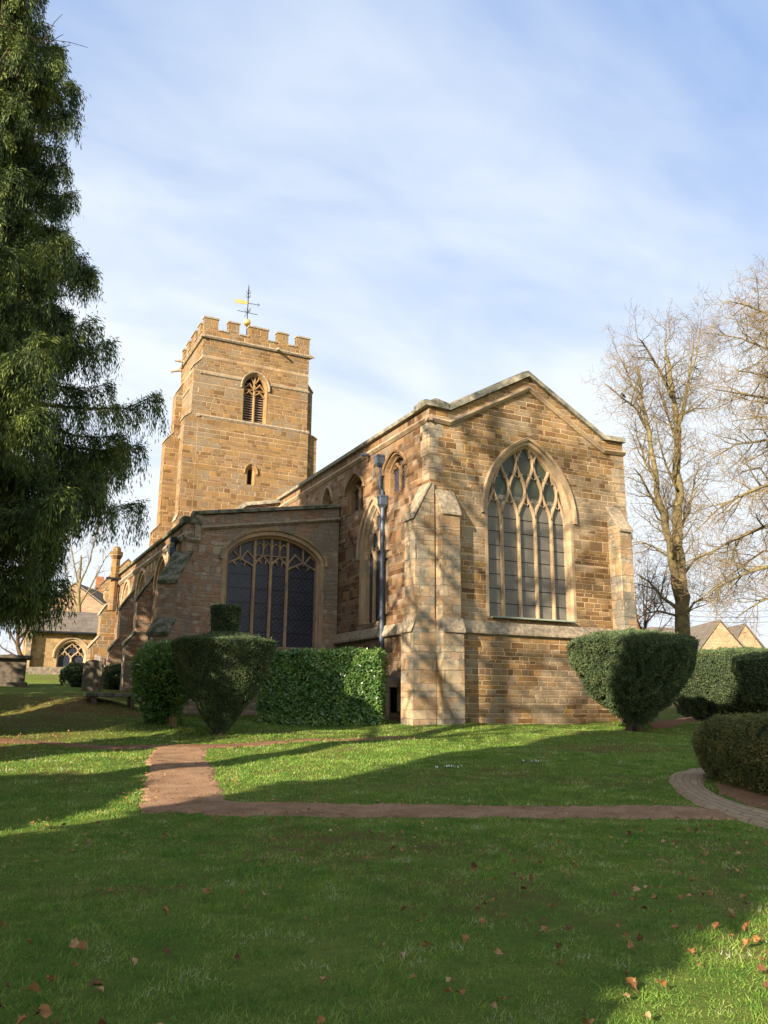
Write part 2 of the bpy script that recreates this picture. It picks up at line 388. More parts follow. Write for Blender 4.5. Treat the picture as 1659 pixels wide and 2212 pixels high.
def foliage(name, stops, rough=.7, spec=.3, trans=.15, sc=1.2):
    m_, bb, p = mat(name); g = bb.n('ShaderNodeNewGeometry'); ob = bb.n('ShaderNodeTexCoord').outputs['Object']
    n_ = bb.noise(ob, sc, 3, .6)
    f_ = bb.m('ADD', bb.m('MULTIPLY', g.outputs['Random Per Island'], .45), bb.m('MULTIPLY', bb.mr(n_, .33, .67), .55))
    bb.put(p.inputs['Base Color'], bb.ramp(f_, stops)); p.inputs['Roughness'].default_value = rough; p.inputs['Specular IOR Level'].default_value = spec
    t = bb.n('ShaderNodeBsdfTranslucent'); bb.put(t.inputs[0], bb.ramp(f_, stops)); mx = bb.n('ShaderNodeMixShader'); mx.inputs[0].default_value = trans
    bb.put(mx.inputs[1], p.outputs[0]); bb.put(mx.inputs[2], t.outputs[0])
    o = [q for q in m_.node_tree.nodes if q.type == 'OUTPUT_MATERIAL'][0]; bb.put(o.inputs[0], mx.outputs[0]); return m_
F_CON = foliage('conifer_sprays', [(0, (.02, .036, .016)), (.4, (.045, .075, .022)), (.75, (.15, .19, .035)), (.93, (.23, .26, .05)), (1, (.26, .13, .045))], sc=1.1, trans=.22)
F_YEW = foliage('yew_needles', [(0, (.035, .06, .025)), (.5, (.075, .11, .045)), (.85, (.125, .155, .06)), (1, (.20, .14, .06))], sc=3.2, trans=.1)
F_YEWB = foliage('brown_green_box', [(0, (.05, .065, .02)), (.5, (.11, .12, .035)), (.8, (.17, .155, .05)), (1, (.22, .13, .055))], sc=3, trans=.1)
F_LAU = foliage('laurel_leaves', [(0, (.055, .13, .035)), (.5, (.12, .23, .05)), (.85, (.21, .31, .07)), (1, (.38, .40, .10))], .28, .7, .25, 1.5)
F_IVY = foliage('ivy', [(0, (.02, .04, .015)), (.6, (.04, .07, .03)), (1, (.1, .12, .05))], .5, .4, .1, 2)
F_GR = foliage('grass_blades', [(0, (.046, .115, .016)), (.3, (.090, .20, .028)), (.6, (.185, .295, .045)), (.82, (.31, .365, .085)), (.9, (.34, .42, .26)), (1, (.46, .50, .38))], .6, .25, .4, 2.4)
F_BRN = foliage('brown_shrub_twigs', [(0, (.08, .05, .025)), (.5, (.16, .10, .055)), (1, (.26, .18, .10))], .9, .1, .05, .6)
F_LEAF = foliage('dead_leaf', [(0, (.10, .04, .018)), (.35, (.22, .10, .035)), (.75, (.38, .19, .07)), (1, (.50, .34, .19))], .7, .3, .1, 3)

# ground sheets
m_, bb, p = mat('lawn'); ob = bb.n('ShaderNodeTexCoord').outputs['Object']; GRASS = m_
a_ = bb.noise(ob, .6, 5, .6); c_ = bb.noise(ob, 9, 5, .7); e_ = bb.noise(ob, .35, 4, .65, dist=.5); k_ = bb.noise(ob, 45, 3, .7)
gc = bb.mix(bb.mr(a_, .35, .65), (.10, .15, .028), (.165, .20, .04)); gc = bb.mix(bb.m('MULTIPLY', bb.mr(c_, .35, .7), .6), gc, (.05, .078, .016))
gc = bb.mix(bb.m('MULTIPLY', bb.mr(bb.m('ADD', e_, bb.m('MULTIPLY', c_, .25)), .64, .80), .8), gc, (.14, .08, .04))
gx, gy, _z = bb.sep(ob)
Rn = bb.m('SUBTRACT', bb.m('MULTIPLY', gx, math.cos(HEAD)), bb.m('MULTIPLY', gy, math.sin(HEAD))); Fn = bb.m('ADD', bb.m('MULTIPLY', gx, math.sin(HEAD)), bb.m('MULTIPLY', gy, math.cos(HEAD)))
# bare earth and leaf litter under the conifer on the left bank
bz = bb.m('MULTIPLY', bb.mr(bb.m('ADD', Rn, bb.m('MULTIPLY', a_, 4)), -7.5, -4.0, 1, 0), bb.m('MULTIPLY', bb.mr(Fn, 15.5, 18.5), bb.mr(Fn, 29.5, 32, 1, 0)))
gc = bb.mix(bb.m('MULTIPLY', bz, bb.mr(bb.m('ADD', c_, bb.m('MULTIPLY', e_, .5)), .62, .86, .1, .85)), gc, (.15, .072, .032))
bb.put(p.inputs['Base Color'], gc); p.inputs['Roughness'].default_value = 1; p.inputs['Specular IOR Level'].default_value = .05
bump(bb, p, bb.m('ADD', c_, k_), .9, .05)
def earth(name, c1, c2, c3):
    m_, bb, p = mat(name); ob = bb.n('ShaderNodeTexCoord').outputs['Object']
    a_ = bb.noise(ob, 2.2, 5, .65); c_ = bb.noise(ob, 30, 4, .7); v_ = bb.n('ShaderNodeTexVoronoi'); bb.put(v_.inputs['Vector'], ob); v_.inputs['Scale'].default_value = 38
    cc = bb.mix(bb.mr(a_, .35, .65), c1, c2); cc = bb.mix(bb.mr(c_, .5, .75, 0, .8), cc, c3); cc = bb.mix(bb.mr(v_.outputs['Distance'], 0, .3, .35, 0), cc, (.36, .29, .22))
    bb.put(p.inputs['Base Color'], cc); p.inputs['Roughness'].default_value = 1; p.inputs['Specular IOR Level'].default_value = .1; bump(bb, p, bb.m('ADD', a_, c_), .8, .03); return m_
PATHM = earth('gravel_path', (.19, .11, .06), (.30, .185, .108), (.085, .046, .026))
DIRTM = earth('bare_earth', (.16, .085, .045), (.2, .11, .06), (.09, .05, .025))

# ---------------------------------------------------------------- the ground
def grid_sheet(name, xs, ys, m_):
    X, Y = np.meshgrid(xs, ys); Zz = tz(X, Y); v = np.stack([X, Y, Zz], -1).reshape(-1, 3); nx = len(xs); ny = len(ys)
    i = np.arange(nx - 1)[None, :] + np.arange(ny - 1)[:, None] * nx; fcs = np.stack([i, i + 1, i + nx + 1, i + nx], -1).reshape(-1, 4)
    me = bpy.data.meshes.new(name); me.from_pydata(v.tolist(), [], fcs.tolist()); me.polygons.foreach_set('use_smooth', [True] * len(me.polygons)); me.update()
    return link(name, me, m_)
def axis(lo, hi, far, step=.3): g_ = np.geomspace(step, far, 26); return np.concatenate([lo - g_[::-1], np.arange(lo, hi, step), hi + g_])
gr = grid_sheet('ground', axis(-14, 40, 600), axis(-6, 62, 900), GRASS)
tag(gr, kind='structure')

def ribbon(name, left, right, m_, n=60, cols=10, lift=.025, jit=.05, kind='structure', edge=True):
    """sheet between two ground polylines given as photo survey points"""
    def res(pts, n):
        P = np.array([[*q] for q in pts]); s_ = np.r_[0, np.cumsum(np.linalg.norm(np.diff(P, axis=0), axis=1))]; t = np.linspace(0, s_[-1], n)
        return np.stack([np.interp(t, s_, P[:, 0]), np.interp(t, s_, P[:, 1])], 1)
    A = res([ground(*q).xy for q in left], n); B_ = res([ground(*q).xy for q in right], n)
    if edge:
        for Q in (A, B_): Q += rng.normal(0, jit, Q.shape) + np.stack([np.convolve(rng.normal(0, jit * .9, n + 8), np.ones(9) / 4, 'valid') for _ in range(2)], 1)
    t = np.linspace(0, 1, cols)[None, :, None]; P = A[:, None] * (1 - t) + B_[:, None] * t
    Z = tz(P[..., 0], P[..., 1]) + lift; Z[:, 0] -= lift + .01; Z[:, -1] -= lift + .01
    v = np.concatenate([P, Z[..., None]], -1).reshape(-1, 3); i = np.arange(cols - 1)[None, :] + np.arange(n - 1)[:, None] * cols
    fcs = np.stack([i, i + 1, i + cols + 1, i + cols], -1).reshape(-1, 4)
    me = bpy.data.meshes.new(name); me.from_pydata(v.tolist(), [], fcs.tolist()); me.update()
    uv = me.uv_layers.new(name='UVMap'); w = float(np.linalg.norm(A - B_, axis=1).mean()); ln = float(np.linalg.norm(np.diff((A + B_) / 2, axis=0), axis=1).sum())
    li = np.empty(len(me.loops), int); me.loops.foreach_get('vertex_index', li); uv.data.foreach_set('uv', np.stack([(li % cols) / (cols - 1) * w, (li // cols) / (n - 1) * ln], 1).ravel())
    if P.shape[0] and (np.cross(P[1, 0] - P[0, 0], P[0, 1] - P[0, 0]) > 0): me.flip_normals()
    o = link(name, me, m_); tag(o, kind=kind); return o, (A, B_)
PATHS = []
_, e = ribbon('gravel_path', [(296, 1736), (480, 1733), (620, 1734), (900, 1738), (1200, 1741), (1490, 1742), (1560, 1752)], [(300, 1757), (480, 1762), (620, 1764), (900, 1767), (1200, 1768), (1450, 1768), (1600, 1775)], PATHM, 90); PATHS.append(e)
_, e = ribbon('gravel_path', [(290, 1748), (306, 1690), (318, 1640), (330, 1618)], [(505, 1735), (485, 1708), (462, 1670), (446, 1640), (442, 1618)], PATHM, 50, 14); PATHS.append(e)
_, e = ribbon('worn_earth_path', [(-60, 1598), (120, 1603), (330, 1610), (450, 1608), (620, 1602), (900, 1594)], [(-60, 1609), (120, 1611), (330, 1619), (450, 1617), (620, 1606), (900, 1597)], DIRTM, 70, 6); PATHS.append(e)
_, e = ribbon('worn_earth_path', [(1400, 1562), (1470, 1549), (1560, 1536), (1680, 1534)], [(1410, 1577), (1480, 1566), (1570, 1552), (1680, 1549)], DIRTM, 40, 6); PATHS.append(e)
m_, bb, p = mat('curved_paver_path'); uvn = bb.n('ShaderNodeUVMap'); uvn.uv_map = 'UVMap'
br = bb.n('ShaderNodeTexBrick'); br.inputs['Scale'].default_value = 1; br.inputs['Brick Width'].default_value = .45; br.inputs['Row Height'].default_value = .16; br.inputs['Mortar Size'].default_value = .009
mpn = bb.n('ShaderNodeMapping'); bb.put(mpn.inputs[0], uvn.outputs[0]); mpn.inputs['Rotation'].default_value = (0, 0, R_(90)); bb.put(br.inputs['Vector'], mpn.outputs[0])
br.inputs['Color1'].default_value = (.24, .165, .085, 1); br.inputs['Color2'].default_value = (.32, .225, .12, 1); br.inputs['Mortar'].default_value = (.07, .05, .035, 1)
nn = bb.noise(bb.n('ShaderNodeTexCoord').outputs['Object'], 14, 5, .7); bb.put(p.inputs['Base Color'], bb.mix(bb.mr(nn, .35, .75, 0, .6), br.outputs[0], (.12, .09, .06))); p.inputs['Roughness'].default_value = .95
bump(bb, p, bb.m('SUBTRACT', nn, br.outputs['Fac']), .6, .02)
_, e = ribbon('paved_path', [(1545, 1660), (1490, 1663), (1455, 1672), (1443, 1688), (1456, 1708), (1500, 1738), (1570, 1768), (1700, 1802)], [(1545, 1672), (1530, 1678), (1522, 1690), (1526, 1704), (1556, 1722), (1605, 1742), (1650, 1753), (1730, 1768)], m_, 60, 10, jit=.01, lift=.04); PATHS.append(e)
_, e = ribbon('earth_bed', [(1556, 1712), (1600, 1736), (1660, 1752), (1740, 1768)], [(1545, 1690), (1600, 1700), (1660, 1705), (1740, 1710)], DIRTM, 30, 8, lift=.02); PATHS.append(e)

# ---------------------------------------------------------------- the church
CH = empty('church', (13.15, 23, 1.0), 'brown ironstone parish church with a battlemented square tower and a tall gabled east end', 'church')
def two_arch(cx, w, zs, h, n=14):
    """pointed arch outline (no jambs) from left spring to right spring"""
    r = (w * w + h * h) / (2 * w); out = []
    a1 = math.acos(max(-1, min(1, (r - w) / r)))
    for i in range(n + 1): t = a1 * i / n; out.append((cx - w + r - r * math.cos(t), zs + r * math.sin(t)))
    return out + [(2 * cx - x_, z_) for x_, z_ in out[-2::-1]]
def flat_arch(cx, w, zs, h, n=30, e1=2.6, e2=.62, pt=.12):
    out = []
    for i in range(n + 1):
        t = -1 + 2 * i / n; s_ = math.copysign(1 - (1 - abs(t)) ** 1.6, t); out.append((cx + w * s_, zs + h * ((1 - abs(s_) ** e1) ** e2) * (1 - pt * abs(s_)) ))
    return out
def opening(arch, sill): return [(arch[0][0], sill)] + arch + [(arch[-1][0], sill)]
def inset(arch, sill, dd):
    cx = (arch[0][0] + arch[-1][0]) / 2; w = (arch[-1][0] - arch[0][0]) / 2; zs = arch[0][1]; h = max(z for _, z in arch) - zs
    return [(cx + (x_ - cx) * (w - dd) / w, zs + (z_ - zs) * (h - dd) / h) for x_, z_ in arch], sill + dd

class Frame:
    def __init__(s, O, U, N): s.O = Vector(O); s.U = Vector(U); s.N = Vector(N)
    def p(s, u, z, out=0): return s.O + s.U * u + Vector((0, 0, z)) + s.N * out
FE = Frame((0, 23, 0), (1, 0, 0), (0, -1, 0)); FA = Frame((0, 30.4, 0), (1, 0, 0), (0, -1, 0)); FN = Frame((13.15, 0, 0), (0, 1, 0), (-1, 0, 0))
FAN = Frame((6.85, 0, 0), (0, 1, 0), (-1, 0, 0)); FT = Frame((0, 50, 0), (1, 0, 0), (0, -1, 0)); FTN = Frame((11.62, 0, 0), (0, 1, 0), (-1, 0, 0))

def inside(pt, poly):
    x_, y_ = pt; c = False; n = len(poly)
    for i in range(n):
        x0, y0 = poly[i]; x1, y1 = poly[(i + 1) % n]
        if (y0 > y_) != (y1 > y_) and x_ < (x1 - x0) * (y_ - y0) / (y1 - y0) + x0: c = not c
    return c
def bars(mb, fr, path, w, dep, out0):
    """chamfered mullion or tracery bar along a 2-D path; nose at out0, back at out0-dep"""
    pts = [fr.p(u, z, out0) for u, z in path]
    mb.sweep(pts, fr.N, [(-w * .22, 0), (w * .22, 0), (w * .5, -dep * .5), (w * .5, -dep), (-w * .5, -dep), (-w * .5, -dep * .5)])
def scurve(x0, z0, x1, z1, n=9):
    return [(x0 + (x1 - x0) * (lambda t: t * t * (3 - 2 * t))(i / n), z0 + (z1 - z0) * i / n) for i in range(n + 1)]
def cusp(mb, fr, base, tip, w, out0, dep):
    """small pointed cusp: triangle prism"""
    bx, bz = base; tx, tz_ = tip; dx, dz = tx - bx, tz_ - bz; l = math.hypot(dx, dz); nx, nz = -dz / l * w, dx / l * w
    mb.prism([fr.p(bx + nx, bz + nz, out0 - dep), fr.p(bx - nx, bz - nz, out0 - dep), fr.p(tx, tz_, out0 - dep * .8)], fr.N * dep * .6)

def window(fr, arch, sill, reveal, glassm, dress, mull, spring, cell_h, name='window', bw=.13, hood=True, tracery='ret', surround=.16, bars_every=0, hw=.12, hoodm=None, extra=None, nose=None):
    WN = MB(); cx = (arch[0][0] + arch[-1][0]) / 2; op = opening(arch, sill)
    # stone surround: chamfered frame just inside the opening, standing proud in two orders
    pth = [fr.p(u, z, 0) for u, z in [(arch[0][0], sill)] + arch + [(arch[-1][0], sill)]]
    sgn = 1 if (fr.U.cross(Vector((0, 0, 1)))).dot(fr.N) > 0 else -1
    WN.sweep(pth, fr.N * 1.0, [(-sgn * surround, .012), (-sgn * .0, .012), (sgn * .05, -.10), (sgn * .10, -.14), (sgn * .13, -reveal + .02), (-sgn * surround, -reveal + .02)])
    w = WN.build(name, dress, CH)
    g = MB(); poly = inset(arch, sill, -.02)[0]; poly = [(poly[0][0], sill)] + poly + [(poly[-1][0], sill)]
    if isinstance(glassm, list):
        cut = lambda keep: [fr.p(u, z, -reveal + .06) for u, z in keep]
        zc = spring + cell_h * .75; up_ = [q for q in poly if q[1] > zc]; g.prism(cut([(poly[0][0], sill)] + [q for q in poly[1:-1] if q[1] <= zc and q[0] < cx] + [(up_[0][0], zc), (up_[-1][0], zc)] + [q for q in poly[1:-1] if q[1] <= zc and q[0] > cx] + [(poly[-1][0], sill)]), -fr.N * .03); g.build('glass', glassm[0], w)
        g = MB(); g.prism(cut([(up_[0][0], zc + .001)] + up_ + [(up_[-1][0], zc + .001)]), -fr.N * .03); g.build('tracery_glass', glassm[1], w)
    else: g.prism([fr.p(u, z, -reveal + .06) for u, z in poly], -fr.N * .03); g.build('glass', glassm, w)
    t = MB(); out0 = -(reveal - .19) if nose is None else -nose; dep = .11; ap = arch
    def top(u):
        zs_ = [ap[i][1] + (ap[i + 1][1] - ap[i][1]) * (u - ap[i][0]) / (ap[i + 1][0] - ap[i][0] + 1e-9) for i in range(len(ap) - 1) if min(ap[i][0], ap[i + 1][0]) - 1e-6 <= u <= max(ap[i][0], ap[i + 1][0]) + 1e-6]
        return max(zs_) if zs_ else sill
    if bars_every:
        sb = MB(); z_ = sill + bars_every
        while z_ < spring + .1: sb.box(tuple(fr.p(arch[0][0] + .1, z_, 0)) if False else (arch[0][0] + .1, fr.O.y + reveal - .075, z_), (arch[-1][0] - .1, fr.O.y + reveal - .055, z_ + .022)); z_ += bars_every
        sb.split('saddle_bar', IRONB, w)
    mm = MB()
    for u in mull: bars(mm, fr, [(u, sill + .02), (u, spring if tracery == 'ret' else top(u) + .02)], bw, dep, out0)
    if mull: mm.split('mullion', dress, w)
    if tracery == 'ret':
        ed = [arch[0][0] + .07] + list(mull) + [arch[-1][0] - .07]; sp = (ed[-1] - ed[0]) / (len(ed) - 1)
        hs = sp / 2; ncol = 2 * (len(ed) - 1)
        X = [ed[i // 2] if i % 2 == 0 else (ed[i // 2] + ed[i // 2 + 1]) / 2 for i in range(ncol + 1)]
        for r_ in range(7):
            z0 = spring + r_ * cell_h; z1 = z0 + cell_h
            for c in range(ncol + 1):
                if (c + r_) % 2: continue
                for c2 in (c - 1, c + 1):
                    if not 0 <= c2 <= ncol: continue
                    pa = scurve(X[c], z0, X[c2], z1); pa = [q for q in pa if inside(q, op)]
                    if len(pa) > 2:
                        bars(t, fr, pa, bw * .8, dep, out0 - .015)
                        mid = pa[len(pa) // 2]; sg = 1 if c2 > c else -1
                        if len(pa) > 6:
                            cusp(t, fr, (mid[0], mid[1]), (mid[0] - sg * .16 * sp, mid[1] + .12 * sp), .035, out0, dep)
                            cusp(t, fr, (mid[0], mid[1]), (mid[0] + sg * .16 * sp, mid[1] - .12 * sp), .035, out0, dep)
                            q = pa[-3]; cusp(t, fr, q, (q[0] - sg * .10 * sp, q[1] - .16 * sp), .03, out0, dep)
        t.build('tracery', dress, w)
    elif extra:
        extra(t, fr, out0, dep, top); t.build('tracery', dress, w)
    if hood:
        h = MB(); ho, _ = inset(arch, sill, -(surround + .02)); a0 = ho[0]; a1 = ho[-1]
        pth = [fr.p(a0[0], a0[1] - .12, 0)] + [fr.p(u, z, 0) for u, z in ho] + [fr.p(a1[0], a1[1] - .12, 0)]
        h.sweep(pth, fr.N, [(-sgn * hw, .0), (-sgn * hw, .05), (-sgn * hw * .75, .12), (sgn * .0, .09), (sgn * .01, .0)]); h.build('hood_mould', hoodm or dress, w)
    return w, op

# chancel east gable wall
eA = two_arch(17.2, 1.78, 8.15, 2.62, 18)
E_OUT = [(13.15, 4.0), (21.68, 4.0), (21.68, 11.5), (20.75, 11.45), (17.3, 13.35), (13.95, 11.45), (13.15, 11.5)]
mb = MB(); mb.wall(E_OUT, [opening(eA, 4.5)], FE.O, FE.U, FE.N, .5, .32, back=False)
mb.wall([(13.08, .2), (21.75, .2), (21.75, 4.0), (13.08, 4.0)], [], (0, 22.9, 0), FE.U, FE.N, .3)
mb.build('gable_wall', IRON, CH)
window(FE, eA, 4.5, .32, [GL_E, GL_T], DRESS, [15.42 + 3.56 * i / 5 for i in range(1, 5)], 8.1, .98, bw=.125, hw=.115, surround=.12, bars_every=.5)
# greenish glass shows only in the tracery heads: lead flashing along the sill
mb = MB(); mb.box((15.5, 22.82, 4.47), (18.9, 23.2, 4.52)); mb.build('sill', simple('verdigris_sill', (.20, .25, .19), (.28, .30, .22), 5, .7), CH)
# chancel north wall
def cwin(yc, top, hwid, sill): return flat_arch(yc, hwid, top - .5, .5, 16, 1.7, .75)
nA1 = cwin(25.5, 10.5, .76, 9.0); nA2 = cwin(28.95, 10.5, .76, 9.0); nA3 = cwin(31.75, 10.6, .42, 9.0); nB = two_arch(27.25, 1.02, 7.15, 1.85, 12)
mb = MB(); mb.wall([(23.5, 4.05), (38.0, 4.05), (38.0, 11.5), (23.5, 11.5)], [opening(nA1, 9.05), opening(nA2, 9.05), opening(nA3, 9.3), opening(nB, 4.55)], FN.O, FN.U, FN.N, .6, .36)
mb.wall([(23.2, .2), (30.4, .2), (30.4, 4.05), (23.2, 4.05)], [[(25.12, 1.35), (25.62, 1.35), (25.62, 2.2), (25.12, 2.2)]], (13.08, 0, 0), FN.U, FN.N, .6, .4)
mb.build('chancel_wall', NWALL, CH)
for A_ in (nA1, nA2): window(FN, A_, 9.05, .36, GL_A, DRESSN, [(A_[0][0] + A_[-1][0]) / 2], 9.9, .42, bw=.10, surround=.06, hw=.10, hoodm=DRESSN)
window(FN, nA3, 9.3, .36, GL_A, DRESSN, [(nA3[0][0] + nA3[-1][0]) / 2], 9.95, .4, bw=.08, surround=.06, hw=.09, hoodm=DRESSA)
window(FN, nB, 4.55, .36, GL_A, DRESSA, [26.23 + 2.04 * i / 3 for i in (1, 2)], 6.9, .72, bw=.11)
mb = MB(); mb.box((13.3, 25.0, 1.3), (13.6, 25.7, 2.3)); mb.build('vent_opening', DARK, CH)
mb = MB()
for z0, z1, y0, y1 in ((2.2, 2.5, 24.98, 25.85), (1.1, 2.2, 25.62, 25.86)): mb.box((13.02, y0, z0), (13.3, y1, z1))
mb.split('vent_frame', PALE, CH)
# string courses
def string(mb, p0, p1, N, z, out=.14, hgt=.34, low=.10): mb.extr((p0[0], p0[1], z), (p1[0], p1[1], z), N, [(-.05, -low * .4), (out * .5, -low * .4), (out, 0), (out, low * .7), (0.0, hgt), (-.05, hgt)])
mb = MB(); string(mb, (14.0, 22.9), (20.7, 22.9), (0, -1, 0), 3.92, .12, .40); string(mb, (21.3, 22.9), (21.85, 22.9), (0, -1, 0), 3.92, .12, .40)
string(mb, (13.07, 23.7), (13.07, 30.4), (-1, 0, 0), 3.95, .12, .38); mb.split('string_course', WEATH, CH)
# gable coping and the moulding below it
def strip(mb, fr, path, prof): mb.sweep([fr.p(u, z, 0) for u, z in path], fr.N, prof)
gp = [(12.98, 11.52), (13.92, 11.47), (17.3, 13.37), (20.72, 11.47), (21.76, 11.5)]
mb = MB(); strip(mb, FE, gp, [(0, .14), (-.20, .08), (-.27, -.25), (-.20, -.8), (0, -.8)]); mb.split('coping', LICH, CH)
gp2 = [(13.02, 10.98), (13.95, 10.93), (17.3, 12.80), (20.68, 10.93), (21.74, 10.98)]
mb = MB(); strip(mb, FE, gp2, [(0, -.05), (0, .05), (-.10, .14), (-.16, .12), (-.22, -.05)]); mb.split('string_course', DRESS, CH)
mb = MB(); mb.extr((13.15, 22.86, 0), (13.15, 38.0, 0), (-1, 0, 0), [(-.7, 11.5), (.14, 11.5), (.16, 11.62), (-.2, 11.80), (-.7, 11.7)]); mb.split('coping', LICH, CH)
mb = MB(); mb.extr((13.15, 22.86, 0), (13.15, 38.0, 0), (-1, 0, 0), [(-.05, 10.98), (.03, 10.98), (.13, 11.08), (.10, 11.16), (-.05, 11.22)]); mb.split('string_course', DRESSA, CH)
# roofs hidden behind the parapets, south and west sides
mb = MB(); mb.prism([(13.8, 23.7, 11.2), (17.3, 23.7, 13.0), (20.9, 23.7, 11.2)], (0, 27, 0)); mb.build('roof', ROOFM, CH)
mb = MB(); mb.box((21.0, 23.7, .2), (21.66, 38, 11.5)); mb.build('chancel_wall', IRON, CH)
# pale quoins up the corners of the gable
mb = MB(); z = 4.3; k = 0
while z < 10.9:
    h_ = random.uniform(.24, .36); w_ = random.choice((.34, .5, .62)) ; w2 = random.choice((.3, .45, .6))
    if z > 8.7: mb.box((13.142, 22.992, z), (13.142 + w_, 23.0 + w2, z + h_ - .012))
    mb.box((21.68 - w2, 22.992, z), (21.69, 23.3, z + h_ - .012)); z += h_
mb.split('quoin', PALE, CH)

def buttress(name, O, N, Tn, hw, stages, m_, weather=WEATH, slab=.07):
    """O base point on the wall, N outward, Tn along wall; stages [(proj, z0, z1, zslope_top)] bottom to top"""
    O = Vector(O); N = Vector(N).normalized(); Tn = Vector(Tn).normalized(); mb = MB(); wb = MB()
    for i, (pr, z0, z1, zt) in enumerate(stages):
        nx = stages[i + 1][0] if i + 1 < len(stages) else 0.0
        q = [(-.15, z0), (pr, z0), (pr, z1), (nx, zt), (-.15, zt)]; w_ = hw + (.035 if i == 0 and len(stages) > 1 else 0) - .004 * i
        mb.prism([O - Tn * w_ + N * a + Vector((0, 0, c)) for a, c in q], Tn * 2 * w_)
        q = [(pr + .06, z1 - .03), (pr + .06, z1 + slab), (nx - .0, zt + slab * .6), (nx - .02, zt - .03)]; w2 = w_ + .03
        wb.prism([O - Tn * w2 + N * a + Vector((0, 0, c)) for a, c in q], Tn * 2 * w2)
    o = mb.build(name, m_, CH, bevel=.02); wb.split('weathering', weather, o, bevel=.02); return o
buttress('buttress', (13.71, 23.0, 0), (0, -1, 0), (1, 0, 0), .36, [(.52, .3, 3.88, 4.3), (.42, 4.2, 7.72, 8.6)], PALE)
buttress('buttress', (13.15, 23.28, 0), (-1, 0, 0), (0, 1, 0), .36, [(.70, .3, 3.88, 4.3), (.60, 4.2, 7.55, 8.8)], PALE)
buttress('buttress', (21.02, 23.0, 0), (0, -1, 0), (1, 0, 0), .30, [(.72, .3, 3.88, 4.3), (.60, 4.2, 7.85, 8.85)], PALE)
buttress('buttress', (21.68, 23.4, 0), (1, 0, 0), (0, 1, 0), .36, [(.5, .3, 3.88, 4.3), (.2, 4.2, 7.75, 8.6)], PALE)
# drain pipe with two hoppers, spouts
PY = 26.15
dp = MB(); dp.tube([(12.98, PY, 1.2), (12.98, PY, 8.75)], .085, 12)
for z_ in (3.1, 4.6, 6.6, 1.9): dp.tube([(12.98, PY, z_), (12.98, PY, z_ + .12)], .11, 12)
dp = dp.build('downpipe', LEADP, CH, smooth=False)
mb = MB(); mb.tube([(13.03, PY + .12, 9.05), (13.03, PY + .12, 9.25), (13.03, PY + .3, 9.4), (13.03, PY + .3, 10.4)], .06, 10); mb.build('pipe', LEADP, dp)
for y_, z_, s_ in ((PY, 8.72, .20), (PY + .3, 10.35, .19)):
    mb = MB(); mb.lathe((12.98, y_, z_), [(.10, -.12), (s_, 0), (s_, .26), (s_ * 1.12, .27), (s_ * 1.12, .33)], 4, rot=R_(45)); mb.build('hopper_head', LEADP, dp)
mb = MB(); mb.tube([(13.2, 27.6, 11.05), (12.75, 27.6, 10.98)], .07, 8); mb.build('spout', LEADP, CH)
# brackets between pipe and wall
mb = MB()
for z_ in (2.0, 4.7, 6.7): mb.box((12.98, PY - .11, z_), (13.14, PY + .11, z_ + .05))
mb.split('bracket', IRONB, dp)

# aisle: east wall with broad depressed-arch window
aA = flat_arch(10.4, 1.93, 7.1, .98, 34, 2.0, .62, .03)
mb = MB(); mb.wall([(6.85, .6), (13.1, .6), (13.1, 9.5), (7.2, 8.52), (7.2, 8.25), (6.85, 8.25)], [opening(aA, 3.75)], FA.O, FA.U, FA.N, .6, .40); mb.build('aisle_wall', RUBBLE, CH)
def aisle_tr(t, fr, out0, dep, top):
    sp = [8.47, 9.66, 10.34, 11.02, 12.33]
    for i in range(4):
        x0, x1 = sp[i], sp[i + 1]; cx_ = (x0 + x1) / 2; h_ = .42 if i in (0, 3) else .5; z0 = 6.75 if i in (0, 3) else 6.85
        bars(t, fr, scurve(x0, z0, cx_, z0 + h_), .09, dep, out0 - .02); bars(t, fr, scurve(x1, z0, cx_, z0 + h_), .09, dep, out0 - .02)
        if top(cx_) - (z0 + h_) > .1: bars(t, fr, [(cx_, z0 + h_), (cx_, top(cx_))], .08, dep, out0 - .02)
        for s_ in (-1, 1): cusp(t, fr, (cx_ + s_ * (x1 - x0) * .22, z0 + h_ * .55), (cx_ + s_ * (x1 - x0) * .10, z0 + h_ * .1), .04, out0, dep)
    for i in (0, 3):
        x0, x1 = sp[i], sp[i + 1]; cx_ = (x0 + x1) / 2
        for a, c in ((x0, cx_), (cx_, x1)):
            m2 = (a + c) / 2; bars(t, fr, [(a, 7.0), (m2, 7.42), (c, 7.1)], .07, dep, out0 - .03)
    x = sp[1] + .17
    for k in range(4):
        xx = sp[1] + .02 + .34 * k; m2 = xx + .17
        bars(t, fr, [(xx, 7.3), (xx, 7.55), (xx + .04, 7.68), (m2, 7.78), (xx + .30, 7.68), (xx + .34, 7.55), (xx + .34, 7.3)], .06, dep, out0 - .03)
    bars(t, fr, [(sp[1], 7.28), (sp[3], 7.28)], .06, dep, out0 - .03)
window(FA, aA, 3.75, .40, GL_A, DRESSA, [9.66, 10.34, 11.02], 6.9, .5, tracery='custom', extra=aisle_tr, bw=.13, hw=.12, surround=.15, bars_every=.55)
mb = MB(); strip(mb, FA, [(7.15, 8.55), (13.12, 9.52)], [(0, .12), (-.12, .10), (-.2, -.2), (-.12, -.6), (0, -.6)]); mb.box((6.72, 30.28, 8.25), (7.25, 31.0, 8.45)); mb.split('coping', MOSS, CH)
mb = MB(); strip(mb, FA, [(7.42, 7.98), (13.12, 8.93)], [(0, -.05), (0, .04), (-.08, .13), (-.14, .11), (-.2, -.05)]); strip(mb, FA, [(6.7, 7.5), (7.42, 7.5)], [(0, -.05), (0, .04), (-.08, .13), (-.14, .11), (-.2, -.05)])
